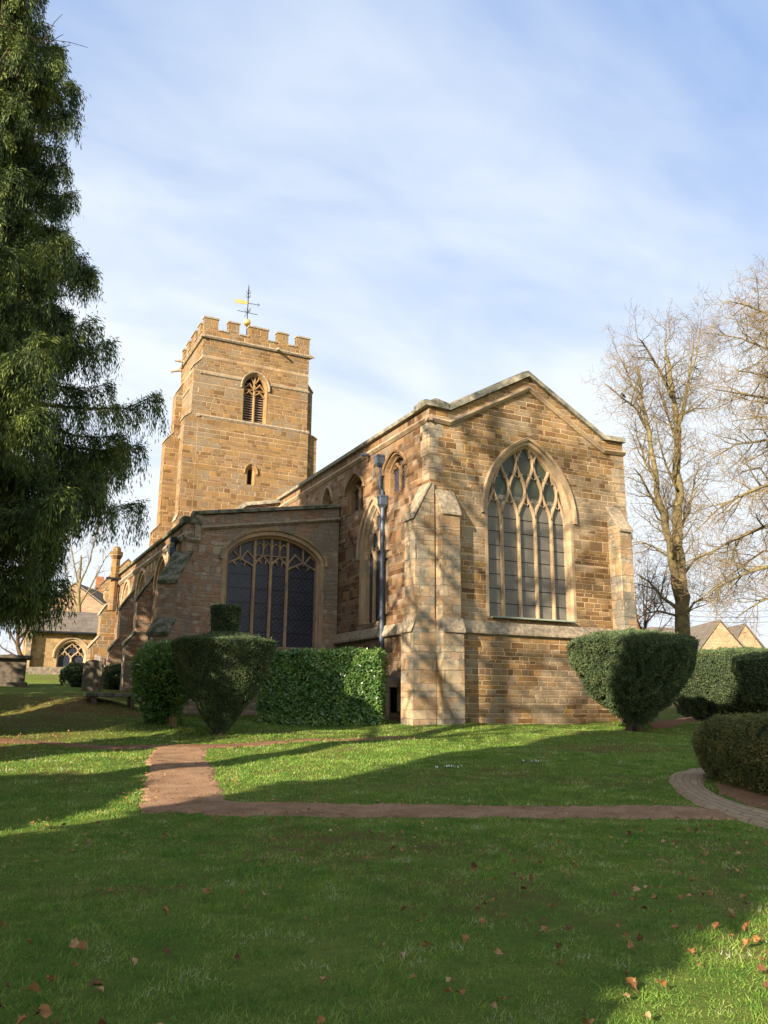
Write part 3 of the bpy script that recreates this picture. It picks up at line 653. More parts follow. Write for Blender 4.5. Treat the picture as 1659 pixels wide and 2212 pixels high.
mb.split('string_course', WEATH, CH)
mb = MB(); mb.box((7.18, 30.33, 7.5), (7.42, 30.45, 8.6)); mb.build('parapet_step', WEATH, CH)
# aisle north wall
wins = [(34.1, .95), (38.35, .95), (42.4, .9)]
hs = [flat_arch(c, w_, 6.5, .85, 20, 2.0, .7, .05) for c, w_ in wins]
mb = MB(); mb.wall([(30.9, 1.4), (46.5, 1.4), (46.5, 8.2), (30.9, 8.2)], [opening(h_, 4.4) for h_ in hs], FAN.O, FAN.U, FAN.N, .6, .36); mb.build('aisle_wall', NWALL, CH)
for h_ in hs: window(FAN, h_, 4.4, .36, GL_A, DRESSA, [h_[0][0] + .6, h_[-1][0] - .6], 6.4, .42, bw=.1, surround=.14)
mb = MB(); mb.extr((6.85, 30.3, 0), (6.85, 46.5, 0), (-1, 0, 0), [(-.6, 8.2), (.12, 8.2), (.13, 8.3), (-.2, 8.46), (-.6, 8.4)]); mb.split('coping', MOSS, CH)
mb = MB(); mb.extr((6.85, 30.2, 0), (6.85, 46.5, 0), (-1, 0, 0), [(-.05, 7.62), (.04, 7.62), (.14, 7.72), (.10, 7.82), (-.05, 7.88)]); mb.split('string_course', WEATH, CH)
mb = MB(); mb.prism([(7.4, 31.0, 7.6), (13.1, 31.0, 8.7), (13.1, 31.0, 7.2), (7.4, 31.0, 7.2)], (0, 15.4, 0)); mb.build('roof', ROOFM, CH)
mb = MB(); mb.box((7.0, 45.9, 1.4), (13.1, 46.5, 7.9)); mb.build('aisle_wall', NWALL, CH)
buttress('buttress', (6.85, 30.55, 0), (-1.15, -1, 0), (1, -1.15, 0), .42, [(1.15, .8, 3.95, 4.55), (.80, 4.4, 5.85, 7.1)], RUBBLE, MOSS, .1)
for y_ in (36.2, 40.4): buttress('buttress', (6.85, y_, 0), (-1, 0, 0), (0, 1, 0), .30, [(.95, 1.2, 3.95, 4.5), (.6, 4.3, 5.85, 6.9)], RUBBLE, MOSS, .1)
bt = buttress('buttress', (6.85, 45.9, 0), (-1, 0, 0), (0, 1, 0), .42, [(1.15, 1.2, 4.4, 5.0), (.75, 4.8, 6.15, 6.7), (.5, 6.5, 6.6, 7.0)], GOLD, WEATH)
mb = MB(); mb.lathe((6.55, 44.9, 0), [(.22, 6.3), (.22, 9.0), (.25, 9.05), (.33, 9.2), (.33, 9.4), (.22, 9.42), (.21, 9.6), (.14, 9.68)], 8); mb.build('flue', GOLD, CH)
mb = MB(); mb.box((6.1, 44.6, 7.9), (6.9, 44.7, 8.0)); mb.box((6.85, 31.2, 7.62), (6.5, 31.45, 7.8)); mb.split('iron_strap', IRONB, CH)
# aisle rain pipe beside the corner
mb = MB(); mb.tube([(6.6, 31.35, 6.3), (6.6, 31.35, 7.3), (6.75, 31.4, 7.6)], .06, 8); mb.lathe((6.6, 31.35, 7.15), [(.1, -.1), (.18, .05), (.18, .25)], 4, rot=R_(45)); mb.build('downpipe', LEADP, CH)
# nave east end beyond the clerestory
mb = MB(); mb.wall([(11.0, 7), (13.3, 7), (13.3, 11.4), (11.5, 11.05), (11.0, 10.6)], [], (0, 38.0, 0), (1, 0, 0), (0, -1, 0), 12); mb.build('nave_wall', NWALL, CH)
mb = MB(); strip(mb, Frame((0, 38.0, 0), (1, 0, 0), (0, -1, 0)), [(10.9, 10.6), (11.45, 11.02), (13.3, 11.4)], [(0, .12), (-.18, .08), (-.2, -.5), (0, -.5)]); mb.split('coping', LICH, CH)

# tower
TX0, TX1, TY0, TY1 = 11.62, 19.02, 50.0, 56.2
tw = MB(); bel = two_arch(15.28, .80, 22.1, .98, 12); lan = two_arch(15.2, .25, 16.25, .4, 6)
fr = FT
tw.wall([(TX0 - .05, 1.5), (TX1 + .08, 1.5), (TX1 + .08, 19.5), (TX0 - .05, 19.5)], [opening(lan, 15.4)], (0, TY0 - .08, 0), fr.U, fr.N, .6, .4)
tw.wall([(TX0, 19.5), (TX1, 19.5), (TX1, 25.62), (TX0, 25.62)], [opening(bel, 19.7)], fr.O, fr.U, fr.N, .6, .55)
tw.box((TX0, TY0 + .55, 1.5), (TX1, TY1, 25.0)); tw.box((TX0, TY0 + .55, 25.0), (TX0 + .4, TY1 - .4, 25.62)); tw.box((TX1 - .4, TY0 + .55, 25.0), (TX1, TY1 - .4, 25.62)); tw.box((TX0, TY1 - .4, 25.0), (TX1, TY1, 25.62))
# fix the side faces butting the front: front sheet thickness ends at TY0+.6
tw = tw.build('tower', GOLD, CH)
mb = MB(); ms = [(11.62, 12.55), (13.25, 13.99), (14.66, 16.02), (16.67, 17.46), (18.08, 19.02)]
cp = MB(); t_ = .5
def merlon(x0, y0, x1, y1):
    mb.box((x0, y0, 25.62), (x1, y1, 26.38)); cp.box((x0 - .05, y0 - .05, 26.38), (x1 + .05, y1 + .05, 26.49))
for a, c in ms: merlon(a, 50.0, c, 50.4); merlon(a, 55.8, c, 56.2)
for a, c in [(51.1, 51.75), (52.4, 53.6), (54.3, 54.95)]: merlon(11.62, a, 12.0, c); merlon(18.64, a, 19.02, c)
for i in range(4):
    for y_ in (50.0, 55.8): cp.box((ms[i][1] + .002, y_ - .05, 25.62), (ms[i + 1][0] - .002, y_ + .45, 25.71))
for a, c in ((50.5, 51.1), (51.75, 52.4), (53.6, 54.3), (54.95, 55.7)):
    for x_ in (11.57, 18.59): cp.box((x_, a + .002, 25.62), (x_ + .48, c - .002, 25.71))
mb.split('merlon', GOLD, tw); cp.split('coping', WEATH, tw)
mb = MB()
def ring(z, out, hgt, x0=TX0, x1=TX1, y0=TY0, y1=TY1, gap=None):
    pr_ = [(-.05, 0), (out * .6, 0), (out, hgt * .4), (out * .8, hgt * .75), (-.05, hgt)]
    mb.extr((x0 - out, y0, z), (x1 + out, y0, z), (0, -1, 0), pr_) if gap is None else [mb.extr((a, y0, z), (c, y0, z), (0, -1, 0), pr_) for a, c in ((x0 - out, gap[0]), (gap[1], x1 + out))]
    mb.extr((x0, y0 - out, z), (x0, y1 + out, z), (-1, 0, 0), pr_); mb.extr((x1, y0 - out, z), (x1, y1 + out, z), (1, 0, 0), pr_)
ring(24.95, .17, .26); ring(22.42, .07, .15, gap=(14.28, 16.28)); ring(19.45, .14, .26); mb.split('string_course', WEATH, tw)
window_parent = tw
# belfry opening: hood, mullion with tracery, louvres
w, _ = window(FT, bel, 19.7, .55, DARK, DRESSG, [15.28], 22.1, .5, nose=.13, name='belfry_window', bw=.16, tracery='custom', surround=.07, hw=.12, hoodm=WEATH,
    extra=lambda t, fr, o0, dp_, top: [bars(t, fr, pth, .10, dp_, o0) for pth in ([(14.55, 21.95), (16.0, 21.95)], scurve(14.55, 21.95, 14.92, 22.45, 5), scurve(15.28, 21.95, 14.92, 22.45, 5), scurve(16.0, 21.95, 15.64, 22.45, 5), scurve(15.28, 21.95, 15.64, 22.45, 5), scurve(15.28, 22.3, 15.0, 22.9, 5), scurve(15.28, 22.3, 15.56, 22.9, 5), scurve(14.6, 21.55, 14.92, 21.9, 4), scurve(15.28, 21.55, 14.92, 21.9, 4), scurve(15.28, 21.55, 15.64, 21.9, 4), scurve(15.95, 21.55, 15.64, 21.9, 4))])
for k in range(16):
    z_ = 19.85 + k * .17; mb = MB(); xw = .66 if z_ < 22.0 else .5
    if z_ > 22.5: break
    mb.prism([(15.28 - xw, 50.27, z_), (15.28 - xw, 50.30, z_ - .02), (15.28 - xw, 50.45, z_ + .11), (15.28 - xw, 50.42, z_ + .13)], (2 * xw, 0, 0)); mb.build('louvre', WOODL, w)
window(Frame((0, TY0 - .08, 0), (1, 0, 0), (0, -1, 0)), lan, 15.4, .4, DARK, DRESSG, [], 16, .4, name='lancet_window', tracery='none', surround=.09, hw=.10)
CHsave = CH
buttress('buttress', (TX0, 50.45, 0), (-1, 0, 0), (0, 1, 0), .45, [(.98, 1.5, 12.6, 13.0), (.90, 12.9, 19.3, 19.7), (.5, 19.6, 22.9, 23.5)], GOLD)
buttress('buttress', (TX0, 55.7, 0), (-1, 0, 0), (0, 1, 0), .48, [(1.35, 1.5, 12.8, 13.3), (.98, 13.2, 19.2, 19.9), (.46, 19.7, 22.7, 23.7)], GOLD)
buttress('buttress', (TX1, 50.72, 0), (1, 0, 0), (0, 1, 0), .5, [(.95, 1.5, 12.6, 13.2), (.82, 13.0, 19.3, 19.65)], GOLD)
buttress('buttress', (TX1, 50.95, 0), (1, 0, 0), (0, 1, 0), .42, [(.53, 19.4, 22.7, 23.5)], GOLD)
for (a, c) in (((16.64, 49.95, 25.08), (16.64, 49.35, 24.95)), ((11.7, 55.0, 25.1), (10.9, 55.2, 25.2)), ((11.7, 56.0, 24.9), (10.9, 56.3, 24.75)), ((18.95, 50.1, 25.06), (19.35, 49.85, 25.05))):
    mb = MB(); mb.tube([a, ((a[0] + c[0]) / 2, (a[1] + c[1]) / 2, (a[2] + c[2]) / 2 + .04), c], [.11, .10, .07], 7); mb.build('spout', WEATH, tw)
# weather vane
V0 = Vector((15.38, 53.1, 0)); vn = MB(); vn.tube([V0 + Vector((0, 0, 25)), V0 + Vector((0, 0, 31.0))], .035, 8)
for z_ in (28.98,):
    for dx, dy in ((1, 0), (0, 1)): vn.tube([V0 + Vector((-dx * .75, -dy * .75, z_)), V0 + Vector((dx * .75, dy * .75, z_))], .02, 6)
for z_, r_ in ((29.1, .25), (30.25, .2), (30.55, .18)):
    for k in range(6):
        a = k * math.pi / 3; q = Vector((math.cos(a), math.sin(a), 0)); vn.tube([V0 + Vector((0, 0, z_ - .1)), V0 + q * r_ * .6 + Vector((0, 0, z_ - .05)), V0 + q * r_ + Vector((0, 0, z_ + .1))], .014, 5)
vn = vn.build('weather_vane', IRONB, tw)
mb = MB(); mb.lathe(V0 + Vector((0, 0, 28.2)), [(max(.004, .27 * math.sin(math.pi * i / 14)), -.27 * math.cos(math.pi * i / 14)) for i in range(15)], 20); mb.build('gilded_ball', GOLDL, vn, smooth=True)
mb = MB(); vd = Vector((-1, .12, 0)).normalized(); up = Vector((0, 0, 1)); q = V0 + up * 29.6
mb.prism([q + up * .03, q + vd * 1.0 + up * .0, q + vd * .85 + up * .14, q + vd * 1.0 + up * .3, q + up * .27], Vector((.02, .03, 0))); mb.build('vane_flag', GOLDL, vn)
mb = MB(); mb.tube([q + up * .12, q - vd * .85 + up * .12], .02, 6); mb.tube([q - vd * .7 + up * .0, q - vd * .85 + up * .12, q - vd * .7 + up * .24], .018, 5); mb.tube([V0 + up * 30.7, V0 + up * 31.2], [.06, .01], 6); mb.build('vane_pointer', IRONB, vn)
mb = MB(); mb.tube([(16.9, 55.9, 25.9), (16.9, 55.9, 27.4)], .03, 6); mb.build('flag_pole', simple('white_paint', (.7, .7, .7), (.8, .8, .8), 3, .5), tw)

# ---------------------------------------------------------------- clipped bushes and hedges
def clipped(name, label, cat, base, prof, m_, sq=3, rot=0, n_leaf=30000, leaf=.05, wide=.018, core=(.012, .018, .008), disp=.07, stem=None, group=None, lo_z=None, gaps=0.0):
    """lathe body with a displaced dark twiggy core and a skin of small leaves; prof [(r,z)] relative to base"""
    E_ = empty(name, base, label, cat, group)
    bm_ = MB(); bm_.lathe(base, prof, 48, sq=sq, rot=rot); me = bpy.data.meshes.new('x'); me.from_pydata(bm_.v, [], bm_.f); me.update()
    me.calc_loop_triangles(); tri = np.array([t.vertices[:] for t in me.loop_triangles]); co = np.array(bm_.v)
    A, B_, C_ = co[tri[:, 0]], co[tri[:, 1]], co[tri[:, 2]]; nr = np.cross(B_ - A, C_ - A); ar = np.linalg.norm(nr, axis=1) / 2; nr = nr / np.maximum(ar * 2, 1e-9)[:, None]
    r_ = np.random.default_rng(abs(hash(label)) % 1000 if False else len(label) * 7 + 3)
    idx = r_.choice(len(ar), n_leaf, p=ar / ar.sum()); u = r_.random(n_leaf); v = r_.random(n_leaf); sw = u + v > 1; u[sw] = 1 - u[sw]; v[sw] = 1 - v[sw]
    P = A[idx] + (B_ - A)[idx] * u[:, None] + (C_ - A)[idx] * v[:, None]; Nn = nr[idx]
    cen = np.array([base[0], base[1], base[2] + prof[-1][1] * .55]); out = P - cen
    flip = (np.sum(Nn * out, 1) < 0); Nn[flip] *= -1
    dsp = np.array([mnoise.noise(Vector(q) * 2.2) * 1.2 + mnoise.noise(Vector((q[0] * 6, q[1] * 6, q[2] * 3))) * .9 for q in P])
    hole = dsp < (-.75 if not gaps else -.75 + gaps)
    P = P + Nn * (dsp * disp + r_.normal(0, disp * .3, n_leaf) - disp * .3 + (r_.random(n_leaf) < .02) * r_.random(n_leaf) * .09)[:, None]
    keep = ~hole; P, Nn = P[keep], Nn[keep]
    D = Nn * .9 + r_.normal(0, .55, P.shape) + np.array([0, 0, .25]); quads('foliage', P, D, r_.normal(0, 1, P.shape), leaf * r_.uniform(.6, 1.3, len(P)), wide * r_.uniform(.7, 1.3, len(P)), m_, E_)
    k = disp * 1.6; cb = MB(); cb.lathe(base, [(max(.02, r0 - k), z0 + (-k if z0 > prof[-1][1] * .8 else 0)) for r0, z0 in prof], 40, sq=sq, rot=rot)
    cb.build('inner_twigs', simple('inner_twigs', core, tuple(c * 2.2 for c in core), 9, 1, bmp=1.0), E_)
    if stem:
        sb = MB()
        for (dx, dy, r0) in stem: sb.tube([(base[0] + dx * 1.6, base[1] + dy * 1.6, base[2] - .1), (base[0] + dx, base[1] + dy, base[2] + .25), (base[0] + dx * .8, base[1] + dy * .8, base[2] + .8)], [r0 * 1.3, r0, r0 * .8], 8)
        sb.build('stem', DARKB, E_)
    return E_
g = ground(474, 1586)
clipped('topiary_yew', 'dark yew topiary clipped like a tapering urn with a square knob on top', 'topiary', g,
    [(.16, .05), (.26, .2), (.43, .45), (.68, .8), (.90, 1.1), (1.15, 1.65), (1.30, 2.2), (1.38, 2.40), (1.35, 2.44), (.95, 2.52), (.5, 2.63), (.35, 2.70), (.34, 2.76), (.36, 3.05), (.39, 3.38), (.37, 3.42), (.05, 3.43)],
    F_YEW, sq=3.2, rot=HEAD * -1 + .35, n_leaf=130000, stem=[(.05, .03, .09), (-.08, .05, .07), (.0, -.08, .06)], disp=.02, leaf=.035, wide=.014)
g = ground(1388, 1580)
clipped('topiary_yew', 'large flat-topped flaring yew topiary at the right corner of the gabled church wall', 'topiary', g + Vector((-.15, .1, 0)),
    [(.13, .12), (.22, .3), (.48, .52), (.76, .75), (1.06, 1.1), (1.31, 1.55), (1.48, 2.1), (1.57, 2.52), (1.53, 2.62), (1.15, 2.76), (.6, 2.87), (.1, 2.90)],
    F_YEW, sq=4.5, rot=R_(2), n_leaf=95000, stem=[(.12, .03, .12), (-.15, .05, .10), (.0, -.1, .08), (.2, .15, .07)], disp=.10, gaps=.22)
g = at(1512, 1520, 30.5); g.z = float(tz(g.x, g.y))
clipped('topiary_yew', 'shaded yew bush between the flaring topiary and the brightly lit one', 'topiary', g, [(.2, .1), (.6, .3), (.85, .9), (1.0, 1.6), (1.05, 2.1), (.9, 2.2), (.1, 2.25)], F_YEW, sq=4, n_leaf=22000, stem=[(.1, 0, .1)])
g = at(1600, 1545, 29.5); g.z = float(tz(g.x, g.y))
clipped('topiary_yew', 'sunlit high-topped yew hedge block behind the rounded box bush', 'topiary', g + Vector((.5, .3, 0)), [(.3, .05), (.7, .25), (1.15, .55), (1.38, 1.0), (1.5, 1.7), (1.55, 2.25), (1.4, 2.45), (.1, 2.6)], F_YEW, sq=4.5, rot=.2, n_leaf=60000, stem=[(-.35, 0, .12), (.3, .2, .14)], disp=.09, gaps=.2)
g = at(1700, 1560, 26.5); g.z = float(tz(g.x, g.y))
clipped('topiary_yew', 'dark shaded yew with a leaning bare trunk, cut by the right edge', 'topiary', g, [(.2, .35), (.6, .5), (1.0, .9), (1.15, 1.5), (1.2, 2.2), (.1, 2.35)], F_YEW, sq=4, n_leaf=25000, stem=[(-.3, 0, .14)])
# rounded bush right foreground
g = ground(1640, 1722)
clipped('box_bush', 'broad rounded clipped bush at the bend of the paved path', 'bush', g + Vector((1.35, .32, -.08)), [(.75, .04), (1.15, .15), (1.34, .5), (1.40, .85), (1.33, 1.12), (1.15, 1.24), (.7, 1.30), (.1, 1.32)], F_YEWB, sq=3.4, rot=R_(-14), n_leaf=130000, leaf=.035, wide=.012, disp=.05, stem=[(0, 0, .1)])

def hedge_box(name, label, cat, lo, hi, rotz, piv, n, m_, leaf, wide, disp=.09):
    """straight hedge: leaf skin over a box; lo/hi local metres, rotated about piv"""
    E_ = empty(name, piv, label, cat); r_ = np.random.default_rng(n); lo = np.array(lo); hi = np.array(hi); sz_ = hi - lo
    ar = np.array([sz_[1] * sz_[2]] * 2 + [sz_[0] * sz_[2]] * 2 + [sz_[0] * sz_[1]]); fc = r_.choice(5, n, p=ar / ar.sum()); u = lo + r_.random((n, 3)) * sz_; Nn = np.zeros((n, 3))
    for k, (ax, sd_) in enumerate(((0, -1), (0, 1), (1, -1), (1, 1), (2, 1))):
        q = fc == k; u[q, ax] = hi[ax] if sd_ > 0 else lo[ax]; Nn[q, ax] = sd_
    ds = np.array([mnoise.noise(Vector(q) * 1.6) + .8 * mnoise.noise(Vector(q) * 5) for q in u]); u = u + Nn * (ds * disp + r_.normal(0, disp * .35, n))[:, None]
    rad = .12; e2 = np.minimum(hi[2] - u[:, 2], .4) ; c, s_ = math.cos(rotz), math.sin(rotz); M = np.array([[c, s_, 0], [-s_, c, 0], [0, 0, 1]])
    P = u @ M + np.array(piv); Nw = Nn @ M
    D = Nw * .25 + r_.normal(0, .6, P.shape) + np.array([0, 0, -.15]); Nl = Nw + r_.normal(0, .33, P.shape) + np.array([0, 0, .7])
    quads('foliage', P, D, Nl, leaf * r_.uniform(.6, 1.2, n), wide * r_.uniform(.7, 1.2, n), m_, E_)
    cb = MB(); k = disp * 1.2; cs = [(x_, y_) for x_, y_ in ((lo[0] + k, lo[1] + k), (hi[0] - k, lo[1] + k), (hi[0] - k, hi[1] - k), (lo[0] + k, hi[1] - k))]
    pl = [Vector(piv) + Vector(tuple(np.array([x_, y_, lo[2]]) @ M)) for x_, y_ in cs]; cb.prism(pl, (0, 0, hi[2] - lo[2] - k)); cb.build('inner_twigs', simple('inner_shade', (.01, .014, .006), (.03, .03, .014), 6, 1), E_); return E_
h0 = at(816, 1549, 26.2); h1 = at(560, 1551, 26.9); h0.z = float(tz(h0.x, h0.y)); h1.z = h0.z
dv = (h1 - h0); ln = 3.9; ang = math.atan2(dv.y, dv.x)
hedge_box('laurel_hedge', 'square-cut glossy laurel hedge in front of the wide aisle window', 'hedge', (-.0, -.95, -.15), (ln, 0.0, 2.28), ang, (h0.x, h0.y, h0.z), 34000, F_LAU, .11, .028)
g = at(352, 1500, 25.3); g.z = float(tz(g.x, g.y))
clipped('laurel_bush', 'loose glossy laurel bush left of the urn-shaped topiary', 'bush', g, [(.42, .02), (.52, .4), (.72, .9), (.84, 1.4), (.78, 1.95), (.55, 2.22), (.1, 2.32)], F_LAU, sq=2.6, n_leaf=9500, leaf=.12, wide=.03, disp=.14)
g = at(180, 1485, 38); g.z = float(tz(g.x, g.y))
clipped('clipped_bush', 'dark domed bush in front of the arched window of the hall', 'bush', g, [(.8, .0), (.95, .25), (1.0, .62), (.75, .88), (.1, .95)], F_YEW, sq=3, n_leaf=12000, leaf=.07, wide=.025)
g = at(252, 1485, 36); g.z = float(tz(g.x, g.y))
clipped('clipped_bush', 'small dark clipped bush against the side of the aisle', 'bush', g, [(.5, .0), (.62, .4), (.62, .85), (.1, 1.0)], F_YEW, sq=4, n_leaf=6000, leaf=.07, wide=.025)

# ---------------------------------------------------------------- churchyard furniture
STO = simple('old_tombstone', (.07, .055, .04), (.17, .14, .10), 6, .95, bmp=.9)
g = at(8, 1498, 36); g.z = float(tz(g.x, g.y))
T_ = empty('chest_tomb', g, 'stone chest tomb with an overhanging slab lid at the left edge', 'tomb')
mb = MB(); mb.box((g.x - .9, g.y - .45, g.z - .3), (g.x + .75, g.y + .5, g.z + 1.12)); mb.box((g.x - 1.0, g.y - .55, g.z - .3), (g.x + .85, g.y + .6, g.z + .15)); mb.build('chest', STO, T_, bevel=.03)
mb = MB(); mb.box((g.x - 1.1, g.y - .65, g.z + 1.12), (g.x + .95, g.y + .7, g.z + 1.27)); mb.build('lid', STO, T_, bevel=.04)
g = at(243, 1520, 30); g.z = float(tz(g.x, g.y))
T_ = empty('table_tomb', g, 'low mossy table tomb in the shade beside the laurel bush', 'tomb')
mb = MB(); mb.box((g.x - .95, g.y - .4, g.z + .2), (g.x + .8, g.y + .45, g.z + .34)); mb.build('slab', MOSS, T_, bevel=.03)
for dx in (-.75, .55):
    mb = MB(); mb.box((g.x + dx, g.y - .3, g.z - .2), (g.x + dx + .16, g.y + .35, g.z + .2)); mb.build('support', STO, T_, bevel=.02)
def headstone(px, py, F, w, h, lab, lean=0.03, m_=STO, rz=-.3):
    g = at(px, py, F); g.z = float(tz(g.x, g.y)); mb = MB(); pts = [(-w / 2, -.2), (w / 2, -.2), (w / 2, h * .82)] + [(w / 2 * math.cos(t), h * .82 + h * .18 * math.sin(t)) for t in [math.pi * i / 8 for i in range(1, 8)]] + [(-w / 2, h * .82)]
    c, s_ = math.cos(rz), math.sin(rz); mb.prism([Vector((g.x + u * c, g.y + u * s_, g.z + z_)) + Vector((-s_, c, 0)) * (z_ * lean) for u, z_ in pts], Vector((-s_, c, 0)) * .12)
    tag(mb.build('headstone', m_, None, g, bevel=.015), lab, 'gravestone'); return g
headstone(196, 1492, 34, .75, 1.25, 'weathered headstone standing before the domed bush', .06)
headstone(228, 1486, 37, .5, .9, 'small headstone behind the table tomb near the railing', -.03)
headstone(374, 1540, 24.5, .22, .26, 'little ochre boundary stone in the shade under the laurel bush', .1, GOLD)
g = at(107, 1472, 55); g.z = float(tz(g.x, g.y))
# iron handrail by the aisle
g = at(222, 1490, 36.5); g.z = float(tz(g.x, g.y)); mb = MB(); q = at(200, 1490, 42); q.z = float(tz(q.x, q.y)); n_ = 9
for i in range(n_): t = i / (n_ - 1); a = g.lerp(q, t); mb.tube([(a.x, a.y, a.z), (a.x, a.y, a.z + 1.25)], .018 if i % 4 else .03, 6)
mb.tube([g + Vector((0, 0, 1.25)), q + Vector((0, 0, 1.25))], .025, 6); tag(mb.build('railing', simple('grey_rail', (.2, .19, .17), (.3, .28, .25), 5, .6, .4), None, g), 'thin iron railing leading up beside the aisle wall', 'railing')

# ---------------------------------------------------------------- hall, houses behind
HY = 62.0
HL = empty('parish_hall', (8, HY, 3.2), 'low golden stone hall with a slate roof and one arched two-light window', 'building')
OCH = stone('ochre_rubble', [(.25, .16, .075), (.36, .25, .12), (.42, .31, .17), (.28, .16, .06)], (.4, .3, .17), .4, .22, .012, wob=.03)
tl = atY(50, 1361, HY).z; hz = atY(150, 1465, HY).z
SLATE = stone('slate_roof', [(.13, .11, .09), (.17, .145, .12), (.15, .13, .10)], (.06, .05, .045), .35, .14, .008, bmp=.4)
hw_ = two_arch(6.6, .95, 4.75, 1.05, 10)
mb = MB(); mb.wall([(3.7, 2.2), (14, 2.2), (14, tl), (3.7, tl)], [opening(hw_, 3.4)], (0, HY, 0), (1, 0, 0), (0, -1, 0), .5, .3); mb.box((3.7, HY + .45, 2.2), (14, HY + 6, tl - .01)); mb.build('wall', OCH, HL)
_CH = CH; CH = HL
window(Frame((0, HY, 0), (1, 0, 0), (0, -1, 0)), hw_, 3.4, .3, GL_A, DRESS, [6.6], 4.6, .55, bw=.13, surround=.14, hw=.14)
CH = _CH
mb = MB(); mb.prism([(3.4, HY - .3, tl - .1), (3.4, HY - .3, tl + .03), (3.4, HY + 3.0, tl + 1.75), (3.4, HY + 6.3, tl + .03), (3.4, HY + 6.3, tl - .1)], (10.8, 0, 0)); mb.build('roof', SLATE, HL)
mb = MB(); mb.tube([(3.4, HY - .36, tl - .08), (14, HY - .36, tl - .08)], .09, 8); mb.build('gutter', IRONB, HL)
mb = MB(); mb.box((3.55, HY - .5, 2.2), (3.9, HY + .02, 6.3)); mb.build('pilaster', PALE, HL)
# low rubble kerb wall in front of the hall
q0 = at(60, 1462, 52); q1 = at(222, 1468, 52); mb = MB(); zb = float(tz(q0.x, q0.y)); mb.prism([(q0.x, q0.y, zb - .3), (q1.x, q1.y, zb - .3), (q1.x, q1.y, zb + .45), (q0.x, q0.y, zb + .45)], (0, .35, 0)); tag(mb.build('low_wall', STO, None, q0), 'low rubble wall at the foot of the stone hall', 'wall')

def house(name, label, o, w, dpt, zb, ze, zr, wallm, roofm, gable_front=True, rot=0, chim=(), wins=()):
    E_ = empty(name, (o[0], o[1], zb), label, 'house'); M = Matrix.Translation((o[0], o[1], 0)) @ Matrix.Rotation(rot, 4, 'Z')
    def T(pts): return [M @ Vector(q) for q in pts]
    ax = (M.to_3x3() @ Vector((0, 1, 0))) if gable_front else (M.to_3x3() @ Vector((1, 0, 0)))
    mb = MB()
    if gable_front:
        mb.prism(T([(-w / 2, 0, zb), (w / 2, 0, zb), (w / 2, 0, ze), (0, 0, zr), (-w / 2, 0, ze)]), ax * dpt); mb.build('wall', wallm, E_)
        rb = MB()
        for s_ in (-1, 1): rb.prism(T([(s_ * (w / 2 + .25), -.05, ze - .12), (0, -.05, zr + .1), (0, -.05, zr + .24), (s_ * (w / 2 + .3), -.05, ze + .03)]), ax * (dpt + .1))
        rb.build('roof', roofm, E_)
    else:
        mb.prism(T([(-w / 2, 0, zb), (-w / 2, dpt, zb), (-w / 2, dpt, ze), (-w / 2, dpt / 2, zr), (-w / 2, 0, ze)]), ax * w); mb.build('wall', wallm, E_)
        rb = MB()
        for y0 in (-.3, dpt + .3): rb.prism(T([(-w / 2 - .1, y0, ze - .12), (-w / 2 - .1, dpt / 2, zr + .05), (-w / 2 - .1, dpt / 2, zr + .2), (-w / 2 - .1, y0, ze + .03)]), ax * (w + .2))
        rb.build('roof', roofm, E_)
    for (cx_, cy_, s_, zt, cm) in chim:
        mb = MB(); c_ = M @ Vector((cx_, cy_, 0)); mb.box((c_.x - s_, c_.y - s_, zr - 2), (c_.x + s_, c_.y + s_, zt)); mb.box((c_.x - s_ - .08, c_.y - s_ - .08, zt), (c_.x + s_ + .08, c_.y + s_ + .08, zt + .15)); mb.tube([(c_.x, c_.y, zt + .15), (c_.x, c_.y, zt + .55)], [.14, .11], 8); mb.build('chimney', cm, E_)
    for (wx, wz, ww, wh) in wins:
        mb = MB(); mb.prism(T([(wx - ww / 2, -.02, wz), (wx + ww / 2, -.02, wz), (wx + ww / 2, -.02, wz + wh), (wx - ww / 2, -.02, wz + wh)]), (M.to_3x3() @ Vector((0, 1, 0))) * .06); mb.build('window', GL_A, E_)
    return E_
BRK = stone('orange_brick', [(.35, .12, .05), (.42, .17, .07), (.3, .1, .045)], (.4, .3, .2), .22, .075, .008)
BRN = stone('brown_stone_far', [(.22, .15, .10), (.3, .21, .14), (.26, .17, .1)], (.3, .24, .17), .4, .2, .01)
q = at(150, 1400, 84)
house('gabled_house', 'brown stone gabled house with a tall square chimney behind the hall', (q.x, q.y), 9, 10, 3, at(150, 1330, 84).z, at(125, 1262, 84).z, BRN, SLATE, True, -HEAD, [(2.7, 3, .65, at(200, 1268, 84).z, OCH)])
q = at(262, 1400, 92)
house('terraced_house', 'sunlit golden stone house end with an orange brick stack beyond the church', (q.x, q.y), 7, 12, 3, at(240, 1285, 92).z, at(285, 1210, 92).z, GOLD, SLATE, True, -HEAD + .25, [(-2.9, .4, .4, at(222, 1272, 92).z, BRK)], [(-1.2, 8.5, .9, 1.5)])
